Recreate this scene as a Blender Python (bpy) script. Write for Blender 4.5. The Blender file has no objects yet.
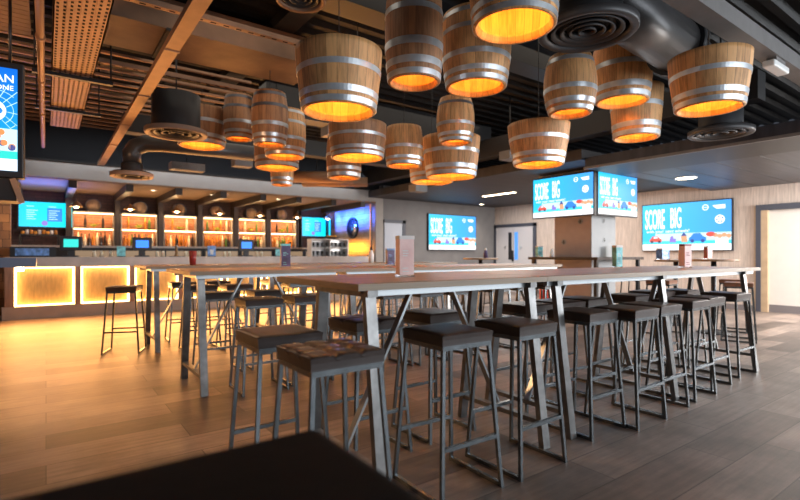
import bpy, bmesh, math, random
from mathutils import Vector, Matrix
random.seed(7)
C = bpy.context.scene.collection
PI = math.pi
# ------------------------------------------------------------------ camera, world, lights, exposure
H = 1.22
cam_d = bpy.data.cameras.new('camera'); cam = bpy.data.objects.new('camera', cam_d); C.objects.link(cam)
cam.location = (0, 0, H); cam.rotation_euler = (PI/2, 0, -math.atan2(.588, .809))
cam_d.sensor_width = 36; cam_d.lens = 36*487/800; cam_d.shift_y = 4.5/800; cam_d.clip_start = .05
cam_d.dof.use_dof = True; cam_d.dof.focus_distance = 3.8; cam_d.dof.aperture_fstop = 1.5
bpy.context.scene.camera = cam
w = bpy.data.worlds.new('world'); bpy.context.scene.world = w; w.use_nodes = True
w.node_tree.nodes['Background'].inputs[0].default_value = (.72, .8, 1, 1)
w.node_tree.nodes['Background'].inputs[1].default_value = .045
vs = bpy.context.scene.view_settings
vs.view_transform = 'Standard'; vs.look = 'None'; vs.exposure = 0.64; vs.gamma = 1; vs.use_curve_mapping = False
def area(name, loc, target, sx, sy, power, col):
    l = bpy.data.lights.new(name, 'AREA'); l.shape = 'RECTANGLE'; l.size = sx; l.size_y = sy; l.energy = power; l.color = col
    o = bpy.data.objects.new(name, l); C.objects.link(o); o.location = loc
    o.rotation_euler = (Vector(target)-Vector(loc)).to_track_quat('-Z', 'Y').to_euler(); return o
def point(name, loc, power, col, rad=.05, parent=None):
    l = bpy.data.lights.new(name, 'POINT'); l.energy = power; l.color = col; l.shadow_soft_size = rad
    o = bpy.data.objects.new(name, l); C.objects.link(o); o.location = loc; o.parent = parent; return o
def spot(name, loc, target, power, col, ang=70, rad=.06):
    l = bpy.data.lights.new(name, 'SPOT'); l.energy = power; l.color = col; l.spot_size = math.radians(ang); l.spot_blend = .6; l.shadow_soft_size = rad
    o = bpy.data.objects.new(name, l); C.objects.link(o); o.location = loc
    o.rotation_euler = (Vector(target)-Vector(loc)).to_track_quat('-Z', 'Y').to_euler(); return o
area('window_daylight', (6.5, -4.0, 2.0), (5.5, 3, 1.3), 9, 2.6, 300, (.86, .93, 1))
spot('left_floor_fill', (-.6, 6.4, 3.3), (.0, 5.0, 0), 260, (1, .55, .25), 105, .15)  # added warm fill for the left floor; no fitting hangs here
area('side_daylight_fill', (11.8, -1.2, 2.3), (4.2, 1.3, 0), 3, 2, 210, (.88, .94, 1))  # added cool fill brightening the right floor, not a window of the room
area('door_side_fill', (11.4, 0.4, 2.1), (10.6, 4.2, 0), 1.8, 2.0, 300, (1, .95, .9))  # added fill for the white door and its floor; the door is shut
spot('warm_ceiling_fill', (-2.4, 3.6, 1.7), (.5, 6.2, 3.6), 150, (1, .52, .26), 66, .3)  # added uplight that turns the upper left ceiling orange; no wall lamp stands there
area('bar_front_glow', (3.2, 11.1, .7), (2.6, 5, .2), 8.0, .7, 185, (1, .41, .105))
area('hall_fill', (4.0, 6.4, 3.75), (4.0, 6.4, 0), 6, 6, 55, (1, .86, .7))  # general fill added under the hall ceiling in place of separate fittings
area('rear_fill', (10.0, 8.2, 2.78), (10.0, 8.2, 0), 3.5, 5, 150, (1, .93, .87))  # broad fill added below the rear ceiling beside its real lights
area('bulkhead_fill', (3.5, 11.15, 3.35), (3.5, 11.55, 2.85), 7.5, .1, 22, (.85, .92, 1))  # added neutral fill that only brightens the bulkhead face
area('raft_fill', (10.0, 2.8, 2.62), (10.0, 2.8, 0), 3.5, 3, 55, (1, .94, .88))  # broad fill added below the raft beside its one downlight

# ------------------------------------------------------------------ materials
def new_mat(name):
    m = bpy.data.materials.new(name); m.use_nodes = True; nt = m.node_tree
    return m, nt, nt.nodes['Principled BSDF']
def pm(name, col, rough=.5, metal=0, var=0, scale=8, stretch=(1, 1, 1), bump=0, spec=.5, trans=0, alpha=1):
    m, nt, b = new_mat(name)
    b.inputs['Base Color'].default_value = (*col, 1); b.inputs['Roughness'].default_value = rough; b.inputs['Metallic'].default_value = metal
    b.inputs['Specular IOR Level'].default_value = spec; b.inputs['Transmission Weight'].default_value = trans
    if var or bump:
        tc = nt.nodes.new('ShaderNodeTexCoord'); mp = nt.nodes.new('ShaderNodeMapping'); mp.inputs['Scale'].default_value = stretch
        nz = nt.nodes.new('ShaderNodeTexNoise'); nz.inputs['Scale'].default_value = scale; nz.inputs['Detail'].default_value = 6
        nt.links.new(tc.outputs['Object'], mp.inputs[0]); nt.links.new(mp.outputs[0], nz.inputs['Vector'])
        if var:
            r = nt.nodes.new('ShaderNodeValToRGB')
            r.color_ramp.elements[0].position = .3; r.color_ramp.elements[1].position = .7
            r.color_ramp.elements[0].color = (*[c*(1-var) for c in col], 1); r.color_ramp.elements[1].color = (*[min(1, c*(1+var)) for c in col], 1)
            nt.links.new(nz.outputs['Fac'], r.inputs[0]); nt.links.new(r.outputs[0], b.inputs['Base Color'])
        if bump:
            bp = nt.nodes.new('ShaderNodeBump'); bp.inputs['Strength'].default_value = bump; bp.inputs['Distance'].default_value = .01
            nt.links.new(nz.outputs['Fac'], bp.inputs['Height']); nt.links.new(bp.outputs[0], b.inputs['Normal'])
    return m
def em(name, col, s):
    m, nt, b = new_mat(name)
    b.inputs['Base Color'].default_value = (0, 0, 0, 1); b.inputs['Roughness'].default_value = .4
    b.inputs['Emission Color'].default_value = (*col, 1); b.inputs['Emission Strength'].default_value = s
    return m
def brick_mat(name, c1, c2, mortar, bw, rh, ms, axes='xy', rough=.5, cloud=.0, bump=.0, freq=2, grain=None):
    """planks, tiles or bricks laid in the plane of the two world axes named"""
    m, nt, b = new_mat(name); b.inputs['Roughness'].default_value = rough
    tc = nt.nodes.new('ShaderNodeTexCoord'); sp = nt.nodes.new('ShaderNodeSeparateXYZ'); cb = nt.nodes.new('ShaderNodeCombineXYZ')
    nt.links.new(tc.outputs['Object'], sp.inputs[0])
    for i, a in enumerate(axes): nt.links.new(sp.outputs['xyz'.index(a)], cb.inputs[i])
    br = nt.nodes.new('ShaderNodeTexBrick'); br.offset = .37; br.offset_frequency = freq
    br.inputs['Color1'].default_value = (*c1, 1); br.inputs['Color2'].default_value = (*c2, 1); br.inputs['Mortar'].default_value = (*mortar, 1)
    br.inputs['Scale'].default_value = 1; br.inputs['Mortar Size'].default_value = ms; br.inputs['Brick Width'].default_value = bw; br.inputs['Row Height'].default_value = rh
    nt.links.new(cb.outputs[0], br.inputs['Vector']); last = br.outputs['Color']
    for sc, amt, st in ([(1.3, cloud, (1, 1, 1))] if cloud else []) + ([grain] if grain else []):
        mp = nt.nodes.new('ShaderNodeMapping'); mp.inputs['Scale'].default_value = st; nt.links.new(cb.outputs[0], mp.inputs[0])
        nz = nt.nodes.new('ShaderNodeTexNoise'); nz.inputs['Scale'].default_value = sc; nz.inputs['Detail'].default_value = 7; nz.inputs['Roughness'].default_value = .65
        nt.links.new(mp.outputs[0], nz.inputs['Vector'])
        mr = nt.nodes.new('ShaderNodeMapRange'); mr.inputs[1].default_value = .3; mr.inputs[2].default_value = .7
        mr.inputs[3].default_value = 1-amt; mr.inputs[4].default_value = 1+amt; nt.links.new(nz.outputs['Fac'], mr.inputs[0])
        mx = nt.nodes.new('ShaderNodeMixRGB'); mx.blend_type = 'MULTIPLY'; mx.inputs[0].default_value = 1
        nt.links.new(last, mx.inputs[1]); nt.links.new(mr.outputs[0], mx.inputs[2]); last = mx.outputs[0]
    nt.links.new(last, b.inputs['Base Color'])
    if bump:
        bp = nt.nodes.new('ShaderNodeBump'); bp.inputs['Strength'].default_value = bump; bp.inputs['Distance'].default_value = .004; bp.invert = True
        nt.links.new(br.outputs['Fac'], bp.inputs['Height']); nt.links.new(bp.outputs[0], b.inputs['Normal'])
    return m
def stave_mat(name, c1, c2):
    m, nt, b = new_mat(name); b.inputs['Roughness'].default_value = .55
    N = nt.nodes.new; L = nt.links.new
    tc = N('ShaderNodeTexCoord'); sp = N('ShaderNodeSeparateXYZ'); L(tc.outputs['Object'], sp.inputs[0])
    at = N('ShaderNodeMath'); at.operation = 'ARCTAN2'; L(sp.outputs[1], at.inputs[0]); L(sp.outputs[0], at.inputs[1])
    ml = N('ShaderNodeMath'); ml.operation = 'MULTIPLY'; ml.inputs[1].default_value = 26/(2*PI); L(at.outputs[0], ml.inputs[0])
    fl = N('ShaderNodeMath'); fl.operation = 'FLOOR'; L(ml.outputs[0], fl.inputs[0])
    oi = N('ShaderNodeObjectInfo'); ad = N('ShaderNodeMath'); ad.operation = 'MULTIPLY_ADD'; ad.inputs[1].default_value = 91; L(oi.outputs['Random'], ad.inputs[0]); L(fl.outputs[0], ad.inputs[2])
    wn = N('ShaderNodeTexWhiteNoise'); wn.noise_dimensions = '1D'; L(ad.outputs[0], wn.inputs['W'])
    mp = N('ShaderNodeMapping'); mp.inputs['Scale'].default_value = (16, 16, 1.6); L(tc.outputs['Object'], mp.inputs[0])
    nz = N('ShaderNodeTexNoise'); nz.inputs['Scale'].default_value = 3; nz.inputs['Detail'].default_value = 6; L(mp.outputs[0], nz.inputs['Vector'])
    a2 = N('ShaderNodeMath'); a2.operation = 'MULTIPLY_ADD'; a2.inputs[1].default_value = .36; L(wn.outputs[0], a2.inputs[0]); L(nz.outputs['Fac'], a2.inputs[2])
    r = N('ShaderNodeValToRGB'); r.color_ramp.elements[0].position = .3; r.color_ramp.elements[1].position = .86
    r.color_ramp.elements[0].color = (*c2, 1); r.color_ramp.elements[1].color = (*c1, 1); L(a2.outputs[0], r.inputs[0])
    fr = N('ShaderNodeMath'); fr.operation = 'FRACT'; L(ml.outputs[0], fr.inputs[0])
    gt = N('ShaderNodeMath'); gt.operation = 'GREATER_THAN'; gt.inputs[1].default_value = .045; L(fr.outputs[0], gt.inputs[0])
    mr = N('ShaderNodeMapRange'); mr.inputs[3].default_value = .45; L(gt.outputs[0], mr.inputs[0])
    mx = N('ShaderNodeMixRGB'); mx.blend_type = 'MULTIPLY'; mx.inputs[0].default_value = 1; L(r.outputs[0], mx.inputs[1]); L(mr.outputs[0], mx.inputs[2])
    L(mx.outputs[0], b.inputs['Base Color']); return m
def screen_grad(name, c1, c2, s, axis=2, lo=-.5, hi=.5):
    m, nt, b = new_mat(name); b.inputs['Base Color'].default_value = (0, 0, 0, 1); b.inputs['Roughness'].default_value = .35
    N = nt.nodes.new; L = nt.links.new
    tc = N('ShaderNodeTexCoord'); sp = N('ShaderNodeSeparateXYZ'); L(tc.outputs['Object'], sp.inputs[0])
    mr = N('ShaderNodeMapRange'); mr.inputs[1].default_value = lo; mr.inputs[2].default_value = hi; L(sp.outputs[axis], mr.inputs[0])
    r = N('ShaderNodeValToRGB'); r.color_ramp.elements[0].color = (*c1, 1); r.color_ramp.elements[1].color = (*c2, 1)
    L(mr.outputs[0], r.inputs[0]); L(r.outputs[0], b.inputs['Emission Color']); b.inputs['Emission Strength'].default_value = s; return m

M = dict(
 floor=brick_mat('plank_floor', (.27, .205, .17), (.085, .064, .053), (.06, .046, .038), 1.25, .29, .0035, 'xy', .42, .5, .12, 2, (6, .28, (.35, 5, 1))),
 grey_wall=pm('grey_wall_paint', (.155, .148, .148), .85, var=.1, scale=3),
 tan_wall=pm('tan_wallcovering', (.52, .44, .385), .8, var=.22, scale=6, stretch=(9, 9, .5)),
 dark_void=pm('unlit_void_black', (.012, .012, .014), .9),  # near-black stands for the unlit open space above the bulkhead
 bulk=pm('bulkhead_paint', (.33, .305, .28), .8, var=.06, scale=4),
 deck=pm('ceiling_deck_metal', (.012, .0105, .010), .6, .1, var=.3, scale=3),
 raft=pm('dark_metal_ceiling_panel', (.055, .055, .066), .42, .3, var=.25, scale=2, stretch=(.4, 6, 1)),
 rear_ceiling=pm('dark_ceiling_board', (.04, .035, .036), .6, var=.25, scale=2, stretch=(.5, 5, 1)),
 brick=brick_mat('bar_brick', (.42, .17, .085), (.33, .13, .07), (.34, .22, .15), .22, .072, .008, 'xz', .8, .3, .4),
 dark_brick=brick_mat('darker_bar_brick', (.10, .052, .045), (.075, .042, .04), (.05, .035, .032), .22, .072, .008, 'xz', .8, .3, .4),  # same brick pattern as the shelf backs in darker colours
 bar_ceiling=pm('bar_ceiling_board', (.33, .22, .13), .7, var=.12, scale=2),
 dark_wood=pm('dark_stained_wood', (.03, .019, .015), .5, var=.3, scale=4, stretch=(8, 8, 1)),
 pale_plank=brick_mat('pale_plank_wall', (.46, .40, .34), (.30, .25, .21), (.06, .05, .04), 1.1, .16, .004, 'yz', .6, .2, .3, 2, (5, .3, (.6, 6, 1))),
 post_wood=brick_mat('reclaimed_post_wood', (.42, .22, .1), (.16, .085, .05), (.03, .02, .015), .3, .17, .004, 'xz', .6, .3),
 counter=pm('counter_laminate', (.5, .46, .43), .35, var=.12, scale=4),
 bar_brown=pm('bar_pilaster_wood', (.42, .23, .15), .5, var=.25, scale=4, stretch=(6, 6, 1)),
 bar_plinth=pm('bar_plinth_panel', (.55, .44, .37), .5, var=.1, scale=4),
 flute=pm('fluted_oak_panel', (.9, .60, .24), .5, var=.14, scale=3, stretch=(10, 10, 2), bump=.2),
 table_wood=pm('table_oak', (.34, .20, .11), .36, var=.3, scale=2.2, stretch=(.5, 9, 4)),
 table_edge=pm('table_edge_ply', (.29, .21, .14), .5, var=.12, scale=4, stretch=(.5, 3, 30)),
 rail=pm('pale_steel_rail', (.36, .38, .39), .34, .85),
 leg_steel=pm('raw_steel_leg', (.20, .195, .19), .36, .85, var=.25, scale=14),
 stool_steel=pm('dark_steel_tube', (.17, .187, .197), .27, .95, var=.2, scale=14),
 leather=pm('dark_brown_leather', (.036, .023, .019), .36, var=.25, scale=9, bump=.25),
 bench_leather=pm('shaded_leather', (.005, .003, .0025), .8, var=.3, scale=9, bump=.2, spec=.15),  # leather darkened to carry the shadow over the bench
 brown_leather=pm('tan_brown_leather', (.20, .085, .045), .4, var=.25, scale=9, bump=.15),
 seam=pm('leather_welt', (.02, .014, .012), .5),
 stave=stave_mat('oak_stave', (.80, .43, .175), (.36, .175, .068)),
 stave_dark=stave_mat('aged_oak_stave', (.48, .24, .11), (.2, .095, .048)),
 stave_in=stave_mat('inner_oak_stave', (.80, .46, .16), (.50, .25, .07)),
 hoop=pm('galvanised_hoop', (.66, .69, .72), .32, .65, var=.22, scale=7),
 old_hoop=pm('rusty_hoop', (.16, .16, .18), .45, .8, var=.3, scale=7),
 bulb=em('amber_bulb', (1, .45, .08), 9),
 black=pm('black_metal', (.012, .012, .014), .45),
 black_gloss=pm('black_plastic', (.012, .012, .015), .45),
 duct_black=pm('black_duct', (.03, .031, .035), .5),
 duct_grey=pm('grey_spiral_duct', (.085, .083, .085), .36, .5, var=.15, scale=5),
 duct_brown=pm('bronze_duct_board', (.24, .14, .085), .6, var=.25, scale=3),
 diffuser=pm('dark_diffuser', (.06, .058, .06), .45, .2),
 ring=pm('pale_diffuser_ring', (.38, .26, .19), .5),
 strap=pm('galvanised_channel', (.34, .20, .125), .5, .3, var=.15, scale=6),
 grey_steel=pm('grey_ceiling_channel', (.20, .19, .185), .5, .3, var=.1),
 pipe=pm('painted_pipe', (.36, .2, .11), .45, .2),
 perf_hole=pm('tray_slot_shadow', (.01, .008, .007), .9),
 white=pm('white_plastic', (.8, .8, .78), .4),
 white_wall=pm('white_door_paint', (.62, .58, .54), .6, var=.02),
 door_grey=pm('pale_grey_door_paint', (.40, .43, .49), .55),
 door_white=pm('off_white_door_paint', (.55, .54, .56), .5),
 frame_dark=pm('dark_blue_frame_paint', (.05, .055, .075), .5),
 return_blue_lit=pm('blue_lit_counter', (.16, .20, .30), .4),  # blue light on the grey counter return put into its colour
 frame_tan=pm('tan_frame_paint', (.42, .30, .19), .5, var=.1),
 kick=pm('grey_skirting_paint', (.16, .145, .15), .5),
 col_brown=pm('taupe_column_panel', (.42, .33, .30), .6, var=.05),
 col_grey=pm('pale_grey_column_panel', (.27, .28, .29), .6, var=.04),
 glass_blue=em('blue_lit_glass', (.1, .35, .9), .8),
 glass=pm('clear_acrylic', (.9, .93, .95), .05, trans=.95),
 led=em('warm_led_strip', (1, .56, .2), 7.5),
 shelf_led=em('shelf_led_strip', (1, .58, .28), 6),
 lamp_glow=em('downlight_lens', (1, .82, .55), 14),
 brass=pm('brass_shade', (.38, .22, .1), .35, .7),
 t_screen=screen_grad('menu_screen_blue', (.02, .55, .95), (.0, .72, .92), 1.0, 0),
 e_white=em('screen_white', (1, 1, 1), 1.05), e_pale=em('screen_pale_cyan', (.55, .86, .95), 1), e_cyan=em('screen_cyan', (.05, .62, .85), 1),
 e_red=em('screen_red', (.75, .10, .08), .9), e_navy=em('screen_navy', (.03, .07, .30), .9), e_blue=em('screen_blue', (.03, .25, .75), .9),
 e_tan=em('screen_tan', (.75, .38, .22), .9), e_dark=em('screen_dark', (.05, .05, .09), .7), e_teal=em('screen_teal', (.03, .62, .55), 1), e_violet=em('screen_violet', (.28, .2, .8), .9),
 e_till=em('till_blue', (.03, .22, .95), 1.1), e_orange=em('screen_orange', (.85, .3, .1), .9),
 score=screen_grad('score_screen_blue', (.015, .52, .90), (.06, .33, .86), 1.0, 0),
 portrait=screen_grad('portrait_screen_blue', (.01, .42, .85), (.005, .13, .62), 1.0),
 red=pm('red_paint', (.55, .03, .02), .35), red_dark=pm('dark_red_plastic', (.28, .03, .03), .3), green=pm('leaf_green', (.35, .45, .05), .6),
 pink=pm('pink_menu_print', (.95, .6, .56), .5, var=.2, scale=9), teal_card=pm('teal_menu_print', (.22, .62, .66), .5, var=.5, scale=14),
 blue_card=pm('blue_menu_print', (.15, .3, .62), .5, var=.6, scale=14), white_card=pm('white_menu_print', (.75, .72, .70), .5),
 purple_card=pm('purple_menu_print', (.08, .06, .16), .4, var=.5, scale=14),
 amber_glass=pm('amber_bottle_glass', (.55, .22, .04), .1), clear_glass=pm('clear_bottle_glass', (.78, .68, .5), .08), green_glass=pm('green_bottle_glass', (.10, .20, .05), .1), dark_glass=pm('dark_bottle_glass', (.03, .02, .018), .12),
 fridge_glass=em('fridge_lit_glass', (.75, .5, .3), .28), steel=pm('brushed_steel', (.55, .55, .55), .3, .9), food=pm('orange_fruit', (.8, .35, .05), .5), mirror=pm('mirror_glass', (.5, .52, .6), .08, .9),
 head=pm('barrel_head_oak', (.30, .19, .11), .6, var=.25, scale=5, stretch=(9, 1, 1)),
)
# ------------------------------------------------------------------ mesh helpers
def box(bm, x0, x1, y0, y1, z0, z1, mtx=None):
    vs_ = [bm.verts.new(Vector((x, y, z)) if mtx is None else mtx @ Vector((x, y, z))) for x in (x0, x1) for y in (y0, y1) for z in (z0, z1)]
    for f in ((0, 1, 3, 2), (4, 6, 7, 5), (0, 4, 5, 1), (2, 3, 7, 6), (0, 2, 6, 4), (1, 5, 7, 3)): bm.faces.new([vs_[i] for i in f])
def bar(bm, p, q, a, b, up=(0, 0, 1)):
    p, q = Vector(p), Vector(q); d = (q-p).normalized(); s = d.cross(Vector(up))
    if s.length < 1e-4: s = d.cross(Vector((1, 0, 0)))
    s.normalize(); t = s.cross(d)
    r = []
    for c in (p, q): r.append([bm.verts.new(c+s*i*a/2+t*j*b/2) for i, j in ((-1, -1), (1, -1), (1, 1), (-1, 1))])
    for i in range(4): bm.faces.new((r[0][i], r[0][(i+1) % 4], r[1][(i+1) % 4], r[1][i]))
    bm.faces.new(r[0][::-1]); bm.faces.new(r[1])
def tube(bm, pts, rad, n=14, caps=True):
    pts = [Vector(p) for p in pts]; rings = []; prev = None
    for i, p in enumerate(pts):
        d = (pts[min(i+1, len(pts)-1)]-pts[max(i-1, 0)]).normalized()
        if prev is None:
            s = d.cross(Vector((0, 0, 1)))
            if s.length < .05: s = d.cross(Vector((1, 0, 0)))
        else: s = prev - d*prev.dot(d)
        s.normalize(); prev = s; t = d.cross(s); rr = rad[i] if isinstance(rad, (list, tuple)) else rad
        rings.append([bm.verts.new(p+s*math.cos(2*PI*k/n)*rr+t*math.sin(2*PI*k/n)*rr) for k in range(n)])
    for a, b in zip(rings, rings[1:]):
        for k in range(n): f = bm.faces.new((a[k], a[(k+1) % n], b[(k+1) % n], b[k])); f.smooth = True
    if caps: bm.faces.new(rings[0][::-1]); bm.faces.new(rings[-1])
def lathe(bm, prof, n=32, c=(0, 0), closed=False, smooth=True):
    rings = []
    for r, z in prof:
        if r < 1e-5: rings.append([bm.verts.new((c[0], c[1], z))])
        else: rings.append([bm.verts.new((c[0]+r*math.cos(2*PI*k/n), c[1]+r*math.sin(2*PI*k/n), z)) for k in range(n)])
    prs = list(zip(rings, rings[1:])) + ([(rings[-1], rings[0])] if closed else [])
    for a, b in prs:
        for k in range(n):
            k2 = (k+1) % n
            if len(a) == 1 and len(b) == 1: continue
            if len(a) == 1: f = bm.faces.new((a[0], b[k2], b[k]))
            elif len(b) == 1: f = bm.faces.new((a[k], a[k2], b[0]))
            else: f = bm.faces.new((a[k], a[k2], b[k2], b[k]))
            f.smooth = smooth
def prism(bm, pts, y0, y1):
    """an outline in x, z given a thickness along y"""
    a = [bm.verts.new((x, y0, z)) for x, z in pts]; b = [bm.verts.new((x, y1, z)) for x, z in pts]; n = len(pts)
    bm.faces.new(a); bm.faces.new(b[::-1])
    for i in range(n): bm.faces.new((a[i], b[i], b[(i+1) % n], a[(i+1) % n]))
def disc(bm, cx, cz, r, y0, y1, n=20, rz=None): prism(bm, [(cx+r*math.cos(2*PI*k/n), cz+(rz or r)*math.sin(2*PI*k/n)) for k in range(n)], y0, y1)
def ob(name, mat, parent=None, fn=None, bevel=0, loc=(0, 0, 0), seg=2):
    bm = bmesh.new(); fn(bm); bmesh.ops.recalc_face_normals(bm, faces=bm.faces)
    me = bpy.data.meshes.new(name); bm.to_mesh(me); bm.free(); me.materials.append(M[mat] if isinstance(mat, str) else mat)
    o = bpy.data.objects.new(name, me); C.objects.link(o); o.parent = parent; o.location = loc
    if bevel:
        b = o.modifiers.new('bevel', 'BEVEL'); b.width = bevel; b.segments = seg; b.limit_method = 'ANGLE'
    return o
def bx(name, mat, parent, x0, x1, y0, y1, z0, z1, bevel=0): return ob(name, mat, parent, lambda bm: box(bm, x0, x1, y0, y1, z0, z1), bevel)
def tag(o, label, cat, group=None, kind=None):
    o['label'] = label; o['category'] = cat
    if group: o['group'] = group
    if kind: o['kind'] = kind
    return o
def thing(name, label, cat, loc=(0, 0, 0), rz=0, group=None):
    o = bpy.data.objects.new(name, None); C.objects.link(o); o.location = loc; o.rotation_euler = (0, 0, rz); o.empty_display_size = .1
    return tag(o, label, cat, group)
def struct(name, mat, fn, bevel=0):
    o = ob(name, mat, None, fn, bevel); o['kind'] = 'structure'; return o
def sbx(name, mat, *a): return struct(name, mat, lambda bm: box(bm, *a))
def dup(root, loc, rz=0, label=None, group=None):
    r = root.copy(); C.objects.link(r); r.location = loc; r.rotation_euler = (0, 0, rz)
    if label: r['label'] = label
    if group: r['group'] = group
    for ch in list(root.children):
        c = ch.copy(); C.objects.link(c); c.parent = r
        for g in list(ch.children):
            d = g.copy(); C.objects.link(d); d.parent = c
    return r
def text(name, st, mat, parent, x, z, w_, h_, y, off=0, ext=.001):
    """lettering as a thin mesh whose outline fills a box w_ wide and h_ high from its lower left corner"""
    cu = bpy.data.curves.new(name, 'FONT'); cu.body = st; cu.size = 1; cu.offset = off
    tmp = bpy.data.objects.new(name, cu); C.objects.link(tmp)
    me = bpy.data.meshes.new_from_object(tmp.evaluated_get(bpy.context.evaluated_depsgraph_get()))
    bpy.data.objects.remove(tmp); bpy.data.curves.remove(cu)
    xs = [v.co.x for v in me.vertices]; ys = [v.co.y for v in me.vertices]
    for v in me.vertices:
        v.co = Vector((x+(v.co.x-min(xs))/(max(xs)-min(xs))*w_, y, z+(v.co.y-min(ys))/(max(ys)-min(ys))*h_))
    me.materials.clear(); me.materials.append(M[mat])
    o = bpy.data.objects.new(name, me); C.objects.link(o); o.parent = parent; return o
ORD = ['first', 'second', 'third', 'fourth', 'fifth', 'sixth', 'seventh', 'eighth', 'ninth', 'tenth', 'eleventh', 'twelfth']

# ------------------------------------------------------------------ setting
XR, YB, YW = 12.4, 11.55, 14.1
sbx('floor', 'floor', -3, XR+1.2, -1.5, YB+2.8, -.05, 0)
sbx('wall_right', 'tan_wall', XR, XR+.2, 4.0, YB+.2, 0, 3.2)
sbx('wall_right_beyond_door', 'tan_wall', XR, XR+.2, -1.5, 1.9, 0, 3.2)
sbx('wall_right_over_door', 'tan_wall', XR, XR+.2, 1.9, 4.0, 2.24, 3.2)
sbx('wall_back', 'grey_wall', 7.8, XR, YB, YB+.2, 0, 3.2)
sbx('wall_left', 'grey_wall', -3.1, -2.9, -1.5, YB+2.6, 0, 4.1)
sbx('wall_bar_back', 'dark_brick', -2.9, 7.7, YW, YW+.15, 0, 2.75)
sbx('wall_bulkhead', 'bulk', -2.9, 7.8, YB, YB+.12, 2.715, 3.05)
sbx('wall_above_bulkhead', 'dark_void', -2.9, XR, YB+.5, YB+.6, 2.9, 4.1)  # dark sheet closing the open void behind the bulkhead
sbx('wall_bar_column', 'bulk', 7.55, 7.8, YB, YB+.2, 0, 2.715)
sbx('wall_bar_end', 'pale_plank', 7.5, 7.62, YB+.2, YW, 0, 2.7)
sbx('ceiling_bar', 'bar_ceiling', -2.9, 7.7, YB+.12, YW, 2.70, 2.75)
sbx('trim_1', 'perf_hole', -2.9, 7.8, YB-.02, YB, 3.02, 3.06)
sbx('trim_2', 'e_orange', 7.485, 7.5, YB+.2, YB+.22, 1.2, 2.66)
def deck(bm):
    y = -1.5; up = False
    prof = []
    while y < YB+.6:
        z = 4.0 if up else 3.94
        prof += [(y, z), (y+.09, z)]; up = not up; y += .13
    a = [bm.verts.new((-2.9, q, z)) for q, z in prof]; b = [bm.verts.new((XR, q, z)) for q, z in prof]
    for i in range(len(a)-1): bm.faces.new((a[i], a[i+1], b[i+1], b[i]))
    box(bm, -2.9, XR, -1.5, YB+.6, 4.02, 4.08)
struct('ceiling_deck', 'deck', deck)
sbx('ceiling_raft', 'raft', 7.4, XR-.05, -1.4, 4.84, 2.68, 2.86)
for i in range(10): sbx('trim_raft_joint', 'black', 7.41, XR-.06, -.9+.6*i, -.885+.6*i, 2.676, 2.682)
sbx('trim_raft_border', 'black', 7.41, 8.5, -1.39, 4.83, 2.672, 2.68)
sbx('trim_raft_edge', 'grey_steel', 7.36, 7.4, -1.4, 4.84, 2.66, 2.70)
sbx('ceiling_rear', 'rear_ceiling', 7.3, XR, 4.84, YB, 2.82, 3.0)
sbx('baseboard_right', 'kick', XR-.025, XR, 4.0, YB, 0, .12)
sbx('baseboard_back', 'kick', 8.6, XR, YB-.025, YB, 0, .12)
for i, x in enumerate((-1.4, -.5, .43, 1.43, 2.4, 3.37, 4.33, 5.27, 6.28, 7.2)):
    sbx('bar_ceiling_beam', 'dark_wood', x-.07, x+.07, YB+.12, YW-.02, 2.55, 2.70)
    if .3 < x < 6.5: sbx('bar_pillar', 'dark_wood', x-.055, x+.055, YW-.3, YW, 1.43, 2.55)
sbx('bar_pillar', 'dark_wood', 6.18, 6.30, YW-.3, YW, 1.43, 2.55)
sbx('bar_corner_pillar', 'post_wood', 7.30, 7.49, YW-.22, YW-.02, 0, 2.7)
sbx('bar_left_pillar', 'post_wood', -.78, -.58, 12.6, 12.85, 0, 2.7)
sbx('bar_left_beam', 'dark_wood', -2.9, -.5, 12.2, 12.5, 2.45, 2.70)

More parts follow.
